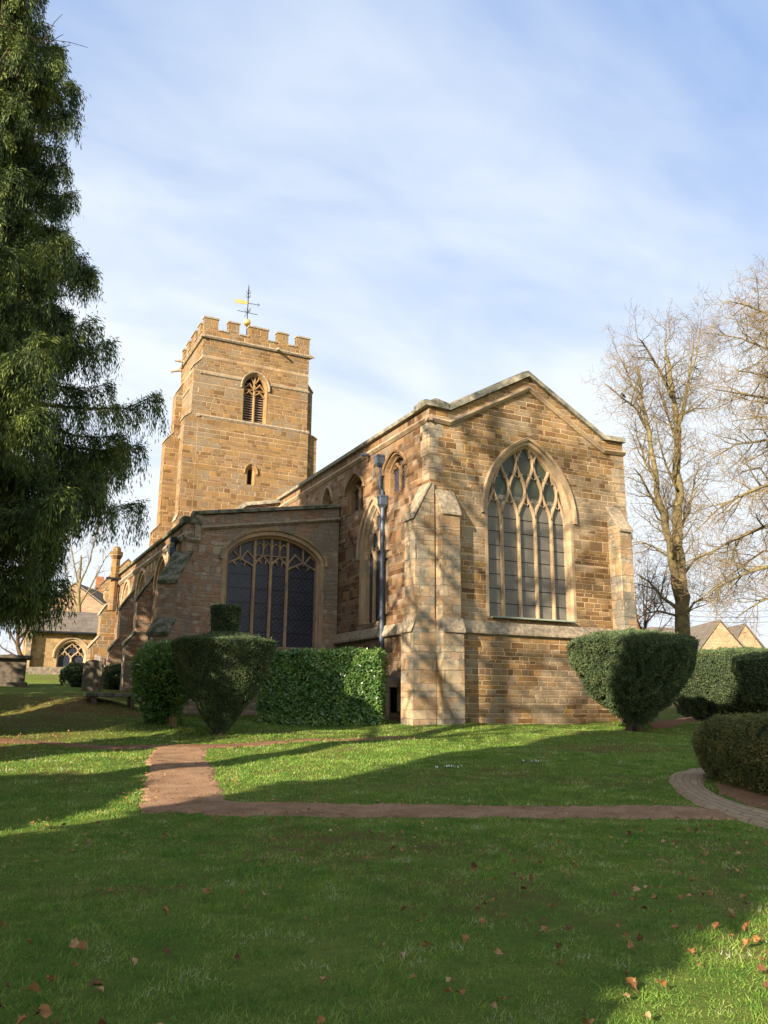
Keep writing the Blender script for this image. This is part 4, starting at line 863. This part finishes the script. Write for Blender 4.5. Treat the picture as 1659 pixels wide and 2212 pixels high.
# houses on the right
HS = stone('honey_house_stone', [(.30, .22, .13), (.36, .27, .16), (.33, .24, .14)], (.38, .3, .2), .4, .2, .01)
q = at(1568, 1480, 72); z_ap = at(1573, 1344, 72).z; z_e = at(1540, 1400, 72).z
house('gabled_house', 'honey stone house with twin gables, nearer gable above the hedge', (q.x, q.y), 4.6, 8, 1.5, z_ap - 2.9, z_ap, HS, SLATE, True, -HEAD, wins=[])
q = at(1470, 1480, 78)
house('long_house', 'long slate-roofed house range running behind the bare tree', (q.x, q.y), 12, 7, 1.5, at(1470, 1405, 78).z, at(1480, 1360, 78).z, HS, SLATE, False, -HEAD)
q = at(1622, 1480, 76); z_ap = at(1622, 1352, 76).z
house('gabled_house', 'honey stone house end with the smaller gable further right', (q.x, q.y), 3.6, 8, 1.5, z_ap - 2.6, z_ap, HS, SLATE, True, -HEAD)
q = at(1400, 1480, 95)
house('far_house', 'distant slate roofed house with two chimneys glimpsed through twigs', (q.x, q.y), 9, 7, 1.5, at(1400, 1400, 95).z, at(1400, 1352, 95).z, BRN, SLATE, False, -HEAD, [(-.4, 3, .5, at(1430, 1325, 95).z, BRK), (-3.0, 3, .45, at(1380, 1340, 95).z, BRK)])
# wall beyond the hedges, cut stone coping
q0 = at(1440, 1440, 52); q1 = at(1760, 1432, 52); mb = MB(); mb.prism([(q0.x, q0.y, 1.3), (q1.x, q1.y, 1.3), (q1.x, q1.y, at(1600, 1405, 52).z), (q0.x, q0.y, at(1600, 1405, 52).z)], (.2, .4, 0)); tag(mb.build('boundary_wall', HS, None, q0), 'churchyard boundary wall glimpsed between the yew hedges', 'wall')
# wires
wr = at(1300, 1310, 60), at(1760, 1338, 50); mb = MB()
for dz in (0, .32, .7):
    pts = [wr[0].lerp(wr[1], t / 12) + Vector((0, 0, dz - 1.0 * math.sin(math.pi * t / 12) * .6)) for t in range(13)]; mb.tube(pts, .012, 4)
tag(mb.build('overhead_wires', IRONB, None, wr[0]), 'thin overhead wires crossing behind the bare trees', 'wires')

# ---------------------------------------------------------------- trees
def branch_path(p, d_, L, n, wob, grav, rr):
    pts = [p]; d_ = d_.normalized()
    for i in range(n):
        d_ = (d_ + Vector((rr.gauss(0, wob), rr.gauss(0, wob), rr.gauss(0, wob) + grav))).normalized(); pts.append(pts[-1] + d_ * (L / n))
    return pts
def interp_path(pts, t):
    k = t * (len(pts) - 1); i = min(int(k), len(pts) - 2); return pts[i].lerp(pts[i + 1], k - i), (pts[i + 1] - pts[i]).normalized()
def twigs(big, fine, pts, r0, r1, level, rr, dens, Ls, upw=.12, spread=.9, start=.25, mn=3):
    """side shoots along a limb, recursively finer"""
    tot = sum((pts[i + 1] - pts[i]).length for i in range(len(pts) - 1)); n = max(mn, int(tot * dens[level]))
    for k in range(n):
        t = start + (1 - start) * ((k + rr.random()) / n); p_, d_ = interp_path(pts, min(.999, t)); r = (r0 + (r1 - r0) * t)
        ax = Vector((rr.gauss(0, 1), rr.gauss(0, 1), rr.gauss(0, 1))); sd_ = d_.cross(ax).normalized()
        nd = (d_ * rr.uniform(.35, .9) + sd_ * spread + Vector((0, 0, upw))).normalized(); L = Ls[level] * rr.uniform(.55, 1.25) * (1 - .45 * t)
        pp = branch_path(p_, nd, L, 5 if level < 2 else 3, .16, upw * .25, rr); rs = max(.007, min(r * .55, .02 * L)); re = max(.004, rs * .25)
        tgt = big if rs > .02 else fine
        tgt.tube(pp, [rs + (re - rs) * i / (len(pp) - 1) for i in range(len(pp))], 5 if rs > .02 else 3)
        if level + 1 < len(Ls): twigs(big, fine, pp, rs, re, level + 1, rr, dens, Ls, upw, spread, .15, mn)
def bare_tree(label, base, limbs, dens, Ls, seed, upw=.12, barkm=BARK, twm=TWIG, spread=.9, group=None, trunk_twigs=False):
    """limbs: [(points, r_start, r_end)] in world space; first = trunk"""
    rr = random.Random(seed); E_ = empty('bare_tree', base, label, 'tree', group); tr = MB(); big = MB(); fine = MB()
    for i, (pts, r0, r1) in enumerate(limbs):
        pts = [Vector(q) for q in pts]; P = []
        for j in range(len(pts) - 1):
            for k in range(4): P.append(pts[j].lerp(pts[j + 1], k / 4) + Vector((rr.gauss(0, min(.05, r0 * .2)), rr.gauss(0, min(.05, r0 * .2)), 0)) * (1 if (j or k) else 0))
        P.append(pts[-1]); rad = [r0 + (r1 - r0) * (k / (len(P) - 1)) ** .8 for k in range(len(P))]
        (tr if i == 0 or r0 > .2 else big).tube(P, rad, 10 if r0 > .12 else 7)
        if i or trunk_twigs: twigs(big, fine, P, r0, r1, 0, rr, dens, Ls, upw, spread, .12 if i else .5)
    tr.build('trunk', barkm, E_, smooth=True, uv=False); big.build('branches', barkm, E_, smooth=True, uv=False); fine.build('crown', twm, E_, uv=False); return E_
def PX(lst, F, dF=0): return [at(x_, y_, F + dF * i / max(1, len(lst) - 1)) for i, (x_, y_) in enumerate(lst)]
# tree 1: two-stemmed, behind the right topiary
F1 = 40
base = at(1478, 1440, F1); base.z = float(tz(base.x, base.y)) - .2
L1 = [([base] + PX([(1474, 1360), (1472, 1290), (1468, 1240)], F1), .40, .30),
      (PX([(1468, 1240), (1465, 1120), (1462, 1020), (1462, 930), (1452, 850), (1440, 770)], F1, .5), .29, .09),
      (PX([(1470, 1300), (1452, 1220), (1436, 1130), (1418, 1040), (1400, 930), (1388, 860), (1378, 790)], F1, -1.5), .24, .05),
      (PX([(1462, 930), (1476, 880), (1490, 810), (1498, 740)], F1, 2), .14, .03),
      (PX([(1452, 860), (1424, 800), (1396, 750), (1378, 730)], F1, -2), .10, .025),
      (PX([(1400, 930), (1372, 880), (1345, 860), (1310, 830)], F1, -2), .08, .02), (PX([(1388, 860), (1364, 830), (1350, 790), (1345, 770)], F1, 2), .07, .02),
      (PX([(1430, 1110), (1405, 1070), (1385, 1030), (1368, 1010)], F1, -2), .09, .02), (PX([(1418, 1040), (1395, 1000), (1378, 950), (1372, 900)], F1, 1), .09, .02),
      (PX([(1466, 1150), (1486, 1110), (1496, 1060), (1510, 1000)], F1, 2), .10, .02), (PX([(1464, 1060), (1440, 1010), (1425, 960), (1415, 900)], F1, -2), .08, .02),
      (PX([(1462, 960), (1444, 900), (1425, 850), (1420, 780)], F1, 3), .07, .02), (PX([(1470, 1320), (1430, 1290), (1400, 1255), (1375, 1240)], F1, 1), .11, .02),
      (PX([(1440, 1200), (1410, 1180), (1385, 1170), (1350, 1175)], F1, 1), .06, .02), (PX([(1460, 1330), (1425, 1320), (1395, 1325), (1375, 1340)], F1, -2), .06, .02),
      (PX([(1474, 1340), (1500, 1300), (1530, 1290), (1560, 1300)], F1, -2), .07, .02), (PX([(1470, 1250), (1500, 1210), (1540, 1190), (1580, 1180)], F1, 2), .08, .02),
      (PX([(1466, 1180), (1445, 1150), (1440, 1090), (1430, 1050)], F1, 3), .06, .02), (PX([(1490, 810), (1505, 770), (1512, 720), (1515, 690)], F1, 2), .05, .015), (PX([(1440, 770), (1436, 740), (1440, 715), (1438, 700)], F1, 0), .05, .015)]
bare_tree('bare two-stemmed tree with mossy olive trunk rising behind the right topiary', base, L1, (3.2, 4.2, 5.2), (2.4, 1.25, .6), 11)
base = at(1392, 1430, 46); base.z = float(tz(base.x, base.y)); LT = [([base] + PX([(1392, 1370), (1394, 1330)], 46), .12, .06)]
for a in ([(1392, 1380), (1375, 1330), (1372, 1280)], [(1392, 1370), (1405, 1310), (1412, 1255)], [(1393, 1350), (1390, 1290), (1384, 1230)], [(1393, 1350), (1425, 1310), (1445, 1280)], [(1392, 1400), (1370, 1380), (1350, 1350)], [(1394, 1340), (1400, 1270), (1398, 1210)], [(1392, 1390), (1430, 1360), (1455, 1330)]): LT.append((PX(a, 46, 1), .06, .015))
bare_tree('low dark bare thicket between the church corner and the two-stemmed tree', base, LT, (3.2, 3.8, 3.4), (1.9, 1.0, .5), 9, barkm=DARKB, twm=simple('dark_twigs', (.05, .035, .022), (.10, .07, .04), 2, .9, bmp=0))
# tree 2: big crown reaching in from the right edge
F2 = 34; base = at(1850, 1480, F2); base.z = float(tz(base.x, base.y)) - .2
L2 = [([base] + PX([(1845, 1350), (1840, 1200), (1825, 1050), (1815, 900), (1800, 750), (1790, 640)], F2), .55, .16)]
for a, dF, r in (([(1840, 1240), (1760, 1230), (1690, 1215), (1620, 1235), (1560, 1262), (1500, 1300)], -1, .13), ([(1838, 1190), (1750, 1150), (1670, 1130), (1600, 1160), (1540, 1190), (1480, 1215)], 2, .12),
                 ([(1835, 1120), (1750, 1060), (1680, 1040), (1610, 1065), (1550, 1100), (1500, 1150)], -2, .12), ([(1830, 1060), (1740, 980), (1660, 950), (1590, 960), (1540, 990)], 1, .11),
                 ([(1820, 1000), (1740, 900), (1660, 860), (1600, 850), (1540, 840)], -2, .11), ([(1815, 920), (1740, 820), (1670, 760), (1600, 730), (1530, 720)], 2, .10),
                 ([(1810, 860), (1740, 750), (1680, 690), (1620, 660), (1575, 650)], -1, .10), ([(1800, 800), (1740, 700), (1690, 640), (1655, 600)], 1, .09),
                 ([(1800, 760), (1770, 680), (1740, 620), (1720, 560)], 0, .09), ([(1842, 1280), (1760, 1290), (1700, 1275), (1640, 1300), (1590, 1335)], 1, .10),
                 ([(1832, 1100), (1760, 1100), (1690, 1080), (1640, 1010), (1600, 1020)], 3, .09), ([(1815, 950), (1730, 950), (1650, 900), (1580, 910)], 4, .09), ([(1815, 880), (1720, 860), (1650, 810), (1590, 800)], -4, .09), ([(1838, 1210), (1740, 1200), (1650, 1190), (1580, 1240), (1530, 1280)], 4, .08),
                 ([(1800, 780), (1720, 760), (1660, 720), (1610, 700)], 5, .08), ([(1820, 1000), (1900, 900), (1960, 800), (2000, 700)], 0, .12), ([(1830, 1100), (1920, 1050), (2000, 1000)], 0, .12)):
    L2.append((PX(a, F2, dF), r, .02))
bare_tree('wide-spreading bare tree whose long arching branches enter from the right edge', base, L2, (4.4, 4.4, 4.8), (2.4, 1.2, .6), 23, upw=.03)
# small bare / brown trees behind the conifer
base = at(170, 1420, 70); base.z = float(tz(base.x, base.y)); L3 = [([base] + PX([(170, 1330), (172, 1260), (175, 1200)], 70), .22, .08)]
for a in ([(171, 1330), (150, 1260), (130, 1200), (120, 1150)], [(171, 1310), (200, 1260), (225, 1210), (240, 1190)], [(172, 1280), (160, 1220), (150, 1160), (150, 1120)], [(173, 1260), (195, 1210), (205, 1160), (210, 1140)], [(171, 1330), (130, 1300), (100, 1270)]): L3.append((PX(a, 70), .09, .02))
bare_tree('brown twiggy bare tree behind the roof of the hall', base, L3, (2.0, 2.6, 2.6), (2.2, 1.1, .6), 5)
base = at(40, 1470, 60); base.z = float(tz(base.x, base.y)); L4 = [([base] + PX([(40, 1380), (38, 1330)], 60), .2, .08)]
for a in ([(40, 1400), (10, 1350), (-20, 1320)], [(40, 1400), (70, 1340), (95, 1300)], [(39, 1370), (30, 1310), (20, 1270)], [(39, 1350), (60, 1300), (80, 1270)], [(40, 1420), (5, 1400), (-10, 1380)], [(40, 1430), (60, 1410), (62, 1380)]): L4.append((PX(a, 60), .08, .02))
bare_tree('tangled brown shrub tree beside the left end of the hall', base, L4, (2.4, 3.0, 3.0), (2.0, 1.0, .6), 6, barkm=DARKB, twm=simple('rusty_twigs', (.12, .07, .04), (.22, .14, .08), 2, .9, bmp=0))

# the conifer on the left
def conifer(label, cx_, cy_, H, zlow, rad_fn, seed, limbs, per, leaves, m_=F_CON, leaf=.12, wd=.022, name='conifer_tree', droop=1.0):
    """limbs leave the trunk, sag and turn up; hanging sprays of small leaves line them"""
    r = np.random.default_rng(seed); zb = float(tz(cx_, cy_)); base = Vector((cx_, cy_, zb)); E_ = empty(name, base, label, 'tree')
    tr = MB(); tr.tube([(cx_, cy_, zb - .3), (cx_ + .05, cy_, zb + H * .3), (cx_, cy_ + .1, zb + H * .65), (cx_, cy_, zb + H)], [H * .022, H * .018, H * .01, .02], 12); tr.build('trunk', DARKB, E_, uv=False, smooth=True)
    lm = MB(); C = []; D = []; Ln = []
    for i in range(limbs):
        hz = zlow + (H - zlow) * (1 - (1 - (i + r.random()) / limbs) ** 1.0); th = i * 2.39996 + r.normal(0, .2)
        o = np.array([math.cos(th), math.sin(th), 0]); R0 = rad_fn(hz, th) * r.uniform(.66, 1.02)
        if R0 < .15: continue
        n = 8; pts = []
        lift = r.uniform(-.05, .25)
        for k in range(n + 1):
            s_ = k / n; pts.append(np.array([cx_, cy_, zb + hz]) + o * R0 * s_ + np.array([0, 0, R0 * (lift * s_ - .42 * droop * s_ * s_ + .30 * s_ ** 5)]) + r.normal(0, .03, 3) * (k > 0))
        lm.tube(pts, [max(.012, .022 * R0 * (1 - k / n)) for k in range(n + 1)], 5)
        side = np.array([-o[1], o[0], 0]); pts = np.array(pts); m = int(per * (.5 + R0 / 3.5))
        for j in range(m):
            s_ = .22 + .80 * r.random() ** .75; s_ = min(s_, 1.0); k = s_ * n; q = int(min(k, n - 1)); p0 = pts[q] + (pts[q + 1] - pts[q]) * (k - q)
            sg = r.choice([-1, 1]); sw = R0 * .30 * (1.15 - s_) * r.uniform(.2, 1.0) + .12; L = r.uniform(.45, 1.05) * (.6 + .12 * R0)
            dh = side * sg * sw + o * r.uniform(.05, .35) * L; nn = leaves; t = r.random(nn) ** .9
            # spray axis: out sideways then hanging
            P = p0 + dh[None] * t[:, None] * 1.1 + np.array([0, 0, -1])[None] * (L * .85 * t ** 1.7)[:, None] + np.array([0, 0, .10 * L])[None] * (t * (1 - t) * 4)[:, None]
            P += r.normal(0, .055, (nn, 3)) + (side[None] * sg + o[None] * .6) * (r.normal(0, .12, nn) * (1 - t))[:, None]
            dd = dh[None] / (np.linalg.norm(dh) + 1e-6) * (1 - t)[:, None] + np.array([0, 0, -1.1])[None] * (t + .15)[:, None] + r.normal(0, .27, (nn, 3))
            C.append(P); D.append(dd)
    lm.build('limb', DARKB, E_, uv=False); C = np.concatenate(C); D = np.concatenate(D); n = len(C)
    quads('crown', C, D, r.normal(0, 1, (n, 3)), leaf * r.uniform(.6, 1.4, n), wd * r.uniform(.7, 1.4, n), m_, E_)
    return E_, n
FC = 20.0; cR = -12.2; cx_, cy_ = RF(cR, FC)
edge = [(0, 172), (60, 190), (100, 172), (180, 188), (300, 182), (400, 170), (470, 195), (540, 235), (600, 262), (660, 250), (700, 232), (760, 262), (810, 292), (880, 322), (950, 335), (1000, 325), (1050, 318), (1100, 298), (1150, 285), (1200, 262), (1230, 215), (1280, 172), (1340, 165), (1380, 150)]
zb = float(tz(cx_, cy_)); EZ = [(at(x_, y_, FC).z - zb, (x_ - CXP) / FPX * FC * 1.0) for y_, x_ in edge]
prof_z = []; prof_r = []
for y_, x_ in reversed(edge):
    q = at(x_, y_, FC); Rr = q.x * math.cos(HEAD) - q.y * math.sin(HEAD); prof_z.append(q.z - zb); prof_r.append(Rr - cR)
prof_z += [20, 23, 27]; prof_r += [prof_r[-1] * .85, prof_r[-1] * .55, .1]
def con_r(z, th): return max(.2, float(np.interp(z - .7, prof_z, prof_r)) - .55) * (1.03 + .07 * math.sin(3 * th + z * .9))
_, nl = conifer('tall drooping evergreen conifer filling the left edge of the view', cx_, cy_, 27, 3.7, con_r, 3, 380, 66, 44, leaf=.14, wd=.0125)
print('conifer leaves', nl)

# trees standing behind and beside the camera, whose shadows cross the lawn and walls
def QS(q, s_):                                       # q across the sunlight, s along it
    return RF(.81 * q + .58 * s_, -.58 * q + .81 * s_)
def blob_tree(label, q, s_, H, rad, z0, seed, n, gap=-.3, leaf=.16, cone=False):
    x_, y_ = QS(q, s_); r = np.random.default_rng(seed); zb = float(tz(x_, y_)); E_ = empty('evergreen_tree', (x_, y_, zb), label, 'tree')
    P = r.normal(0, 1, (n, 3)); P /= np.linalg.norm(P, axis=1)[:, None]; rr_ = r.random(n) ** .28
    zc = (H + z0) / 2; hh = (H - z0) / 2; P[:, 2] = np.sign(P[:, 2]) * np.abs(P[:, 2]) ** .75
    wmod = 1 - (.45 * np.clip(P[:, 2], 0, 1) ** 2 if not cone else .5 * (P[:, 2] + 1) / 2)
    rho = np.sqrt(np.clip(1 - np.abs(P[:, 2]) ** 3.2, 0.02, 1)); th = np.arctan2(P[:, 1], P[:, 0]); A = rho * rad * rr_ * wmod
    Q = np.stack([x_ + np.cos(th) * A, y_ + np.sin(th) * A, zb + zc + P[:, 2] * hh], 1)
    ns = np.array([mnoise.noise(Vector(v) * .75) + .5 * mnoise.noise(Vector(v) * 2) for v in Q]); Q = Q[ns > gap]; m = len(Q)
    quads('crown', Q, r.normal(0, 1, (m, 3)) + np.array([0, 0, -.5]), r.normal(0, 1, (m, 3)), leaf * r.uniform(.8, 1.6, m), leaf * .4, F_CON, E_)
    tb = MB(); tb.tube([(x_, y_, zb - .2), (x_, y_, zb + H * .9)], [.35, .05], 10); tb.build('trunk', DARKB, E_, uv=False); return E_
blob_tree('tall broad evergreen standing behind the photographer to the left', -5.65, -6.0, 16.5, 4.0, .6, 41, 60000, gap=-.62, leaf=.3)
blob_tree('low rounded evergreen left of the viewpoint', -12.6, -4.5, 5.6, 2.9, .2, 42, 24000, gap=-.6, leaf=.22)
blob_tree('slim evergreen beside the left lawn, out of view', -17.2, 4.0, 9.3, 1.25, .8, 43, 9000, gap=-.5, leaf=.2)
blob_tree('low holly thicket outside the left edge', -24.0, 10.0, 4.8, 2.3, .0, 45, 12000, gap=-.55, leaf=.2)
blob_tree('bushy evergreen outside the left edge beyond the conifer', -30.0, 8.0, 16.5, 3.7, .8, 44, 26000, gap=-.35, leaf=.26)
# tall bare lime left of the view
def tall_bare(label, q, s_, H, seed, dens, Ls, nl=16, spread=.9):
    rr = random.Random(seed); x_, y_ = QS(q, s_); zb = float(tz(x_, y_)); b0 = Vector((x_, y_, zb - .2)); tp = Vector((x_ + .4, y_, zb + H))
    limbs = [([b0, b0.lerp(tp, .3), b0.lerp(tp, .6), tp], H * .018, .05)]
    for i in range(nl):
        t = .28 + .68 * i / nl; th = i * 2.4; p0 = b0.lerp(tp, t); L = H * .26 * (1.15 - t * .7); o = Vector((math.cos(th), math.sin(th), .75)).normalized()
        limbs.append(([p0, p0 + o * L * .5, p0 + o * L + Vector((0, 0, L * .25))], .014 * L + .04, .02))
    return bare_tree(label, Vector((x_, y_, zb)), limbs, dens, Ls, seed, barkm=DARKB)
tall_bare('tall bare lime tree outside the left edge of the view', -13.0, 0.0, 25, 51, (2.4, 2.8, 2.6), (2.8, 1.4, .7), 30)
tall_bare('slender bare tree outside the left edge beyond the lime', -17.5, 2.0, 19, 52, (2.0, 2.4), (2.4, 1.1), 18)

# ---------------------------------------------------------------- grass, leaves, flowers, birds
def on_path(X, Y):
    m = np.zeros(len(X), bool)
    for A, B_ in PATHS:
        poly = np.concatenate([A, B_[::-1]]); x0, y0 = poly.min(0) - .1; x1, y1 = poly.max(0) + .1
        idx = np.where((X > x0) & (X < x1) & (Y > y0) & (Y < y1))[0]; c = np.zeros(len(idx), bool); px, py = X[idx], Y[idx]
        for i in range(len(poly)):
            ax, ay = poly[i]; bx, by = poly[(i + 1) % len(poly)]; k = ((ay > py) != (by > py)) & (px < (bx - ax) * (py - ay) / (by - ay + 1e-12) + ax); c ^= k
        m[idx] |= c
    return m
Cg = []; Lg = []; Wg = []
for f0, f1, dn_, L_, w_ in ((2.6, 5, 3600, .052, .0032), (5, 8, 2300, .05, .0042), (8, 13.2, 1300, .055, .006), (13.2, 20, 620, .06, .009), (20, 31, 260, .06, .013)):
    hf = .50; area = hf * (f1 ** 2 - f0 ** 2); n = int(area * dn_); F = np.sqrt(rng.random(n) * (f1 ** 2 - f0 ** 2) + f0 ** 2); Rr = rng.uniform(-1, 1, n) * (hf * F + .6)
    x_, y_ = Rr * math.cos(HEAD) + F * math.sin(HEAD), -Rr * math.sin(HEAD) + F * math.cos(HEAD)
    k = (~on_path(x_, y_) | (rng.random(n) < .035)) & ~((x_ > 12.3) & (y_ > 22.4)) & ~((x_ > 6.8) & (y_ > 30)); x_, y_ = x_[k], y_[k]; Cg.append(np.stack([x_, y_, tz(x_, y_) - .005], 1)); Lg.append(L_ * rng.uniform(.45, 1.3, len(x_))); Wg.append(np.full(len(x_), w_))
Cg = np.concatenate(Cg); Lg = np.concatenate(Lg); Wg = np.concatenate(Wg)
thin = np.array([mnoise.noise(Vector((q[0] * .8, q[1] * .8, 7))) + .5 * mnoise.noise(Vector((q[0] * 3, q[1] * 3, 9))) for q in Cg]); Rq = Cg[:, 0] * math.cos(HEAD) - Cg[:, 1] * math.sin(HEAD); Fq = Cg[:, 0] * math.sin(HEAD) + Cg[:, 1] * math.cos(HEAD); bank = ss((-Rq - 5.5) / 3) * ss((Fq - 16.5) / 2) * .9 * np.clip(.7 + thin, .2, 1); k = rng.random(len(Cg)) > np.clip(np.maximum((thin - .12) * 1.6, bank), 0, .82); Cg, Lg, Wg = Cg[k], Lg[k], Wg[k]; n = len(Cg); print('blades', n)
patchn = np.sin(Cg[:, 0] * 1.7 + 1) * np.sin(Cg[:, 1] * 1.3) + np.sin(Cg[:, 0] * .6 - Cg[:, 1] * .9); tuft = np.array([mnoise.noise(Vector((q[0] * 2.6, q[1] * 2.6, 0))) + .7 * mnoise.noise(Vector((q[0] * 8, q[1] * 8, 3))) for q in Cg]); Lg *= np.clip(1 + .12 * patchn + .75 * tuft, .45, 1.35)
lean = np.stack([rng.normal(.1, .55, n), rng.normal(-.1, .55, n), np.ones(n)], 1)
o = quads('grass', Cg, lean, rng.normal(0, 1, (n, 3)) * np.array([1, 1, .1]), Lg, Wg, F_GR, shape='blade', bend=.15); tag(o, 'short winter lawn grass around the church', 'grass', kind='stuff')

def leaf_mesh(seed):
    r = random.Random(seed); mb = MB(); n = 12; vs = [(0, 0, .012)]
    for i in range(n):
        a = 2 * math.pi * i / n; rad = (.042 if i % 2 == 0 else .034) * r.uniform(.8, 1.15) * (1.25 if i == 0 else 1); vs.append((rad * math.cos(a) * 1.15, rad * math.sin(a), .008 + .034 * abs(math.sin(a * 1.0 + seed)) * r.uniform(.6, 1.4)))
    mb.add(vs, [(0, 1 + i, 1 + (i + 1) % n) for i in range(n)]); mb.tube([(-.04, 0, .01), (-.075, .01, .015)], .0018, 4)
    me = bpy.data.meshes.new('fallen_leaf'); me.from_pydata(mb.v, [], mb.f); me.materials.append(F_LEAFS[seed % 4]); me.update(); return me
def leafm(i, c1, c2): return simple('dry_leaf', c1, c2, 30, .7, bmp=.3)
F_LEAFS = [leafm(0, (.19, .085, .028), (.30, .145, .045)), leafm(1, (.085, .036, .014), (.14, .062, .024)), leafm(2, (.26, .15, .065), (.38, .24, .12)), leafm(3, (.22, .085, .03), (.32, .14, .05))]
LM = [leaf_mesh(i) for i in range(10)]
def spot():
    while True:
        F = 3.0 + 8.5 * random.random() ** 1.15; w = .47 * F; Rr = random.uniform(-w, w)
        dens = .22 + .78 * max(0, min(1, (Rr / w + .15) * .9)) * (1 if F < 8 else .5)
        if random.random() < dens: break
    return RF(Rr, F)
cl_ = [spot() for _ in range(26)]
for i in range(296):
    x_, y_ = spot()
    if i % 5 < 3: c_ = cl_[(i * 7) % 26]; x_, y_ = c_[0] + random.gauss(0, .35), c_[1] + random.gauss(0, .35)
    o = bpy.data.objects.new('fallen_leaf', LM[i % 10]); COL.objects.link(o); o.location = (x_, y_, float(tz(x_, y_)) + random.uniform(.028, .055)); s_ = random.choice((random.uniform(.35, .65), random.uniform(.5, .9)))
    o.scale = (s_, s_, s_); o.rotation_euler = (random.gauss(0, .45), random.gauss(0, .45), random.uniform(0, 6.28)); tag(o, 'dry brown fallen leaf lying on the shaded lawn in the foreground', 'leaf', 'fallen leaves scattered over the front lawn')
n = 9500; F = rng.uniform(8.5, 30, n); Rr = rng.uniform(-.5, .5, n) * F; x_, y_ = Rr * math.cos(HEAD) + F * math.sin(HEAD), -Rr * math.sin(HEAD) + F * math.cos(HEAD)
# litter gathers on path edges and under the conifer
pk = np.array([min(np.abs(np.hypot(A[:, 0] - a, A[:, 1] - c_)).min() for A in [q for e in PATHS[:3] for q in e]) for a, c_ in zip(x_, y_)])
keep = (pk < .34) | (rng.random(n) < np.where(F < 13, .30, .12)) | ((Rr < -4) & (F > 17) & (rng.random(n) < .75)); x_, y_ = x_[keep], y_[keep]; n = len(x_)
o = quads('leaf_litter', np.stack([x_, y_, tz(x_, y_) + .03], 1), rng.normal(0, 1, (n, 3)) * np.array([1, 1, .25]), rng.normal(0, .3, (n, 3)) + np.array([0, 0, 1]), rng.uniform(.03, .065, n), rng.uniform(.010, .024, n), F_LEAF); tag(o, 'small brown leaf litter along path edges and on the bank', 'leaves', kind='stuff')
# snowdrops
WHT = simple('white_petals', (.7, .72, .66), (.8, .8, .78), 20, .6, bmp=0)
for (px, py, lab) in ((1143, 1652, 'small clump of white snowdrops on the lawn, the right one of the two'), (962, 1664, 'small clump of white snowdrops on the lawn at the shadow edge, left one')):
    g = ground(px, py); E_ = empty('snowdrop_clump', g, lab, 'flowers'); r = np.random.default_rng(px); n = 14; P = np.array(g) + np.stack([r.normal(0, .16, n), r.normal(0, .12, n), np.full(n, .0)], 1)
    quads('leaves', P, np.stack([r.normal(0, .3, n), r.normal(0, .3, n), np.ones(n)], 1), r.normal(0, 1, (n, 3)), .11, .006, F_IVY, E_)
    P2 = P + np.array([0, 0, .09]); quads('petals', P2, np.stack([r.normal(0, .6, n), r.normal(0, .6, n), -np.ones(n)], 1), r.normal(0, 1, (n, 3)), .04, .014, WHT, E_)
# ivy shoots hanging from the left topiary
# birds
def bird(p_, face, s_, lab):
    E_ = empty('bird', p_, lab, 'bird'); c, sn = math.cos(face), math.sin(face)
    def T(x_, y_, z_): return Vector(p_) + Vector((x_ * c - y_ * sn, x_ * sn + y_ * c, z_)) * s_
    mb = MB(); mb.tube([T(-.20, 0, .09), T(-.12, 0, .10), T(-.05, 0, .11), T(.03, 0, .13), T(.08, 0, .17), T(.11, 0, .19), T(.14, 0, .185), T(.18, 0, .18)], [.014 * s_, .03 * s_, .052 * s_, .052 * s_, .036 * s_, .032 * s_, .02 * s_, .003 * s_], 10)
    mb.tube([T(0, .02, .08), T(0, .02, 0)], .005 * s_, 5); mb.tube([T(0, -.02, .08), T(0, -.02, 0)], .005 * s_, 5); mb.build('body', BLACKF, E_, smooth=True, uv=False)
    mb = MB(); mb.tube([T(.165, 0, .183), T(.205, 0, .178)], [.009 * s_, .002 * s_], 6); mb.build('beak', simple('beak_orange', (.5, .22, .03), (.5, .22, .03), 2, .5, bmp=0), E_)
bird(ground(766, 1564) + Vector((0, 0, .03)), R_(160), 1.1, 'blackbird standing on the lawn in front of the laurel hedge')
bird(at(1347, 861, 38.5), R_(200), 1.3, 'dark bird perched high in the bare two-stemmed tree')
for o in bpy.data.objects:
    if '_o' in o: del o['_o']
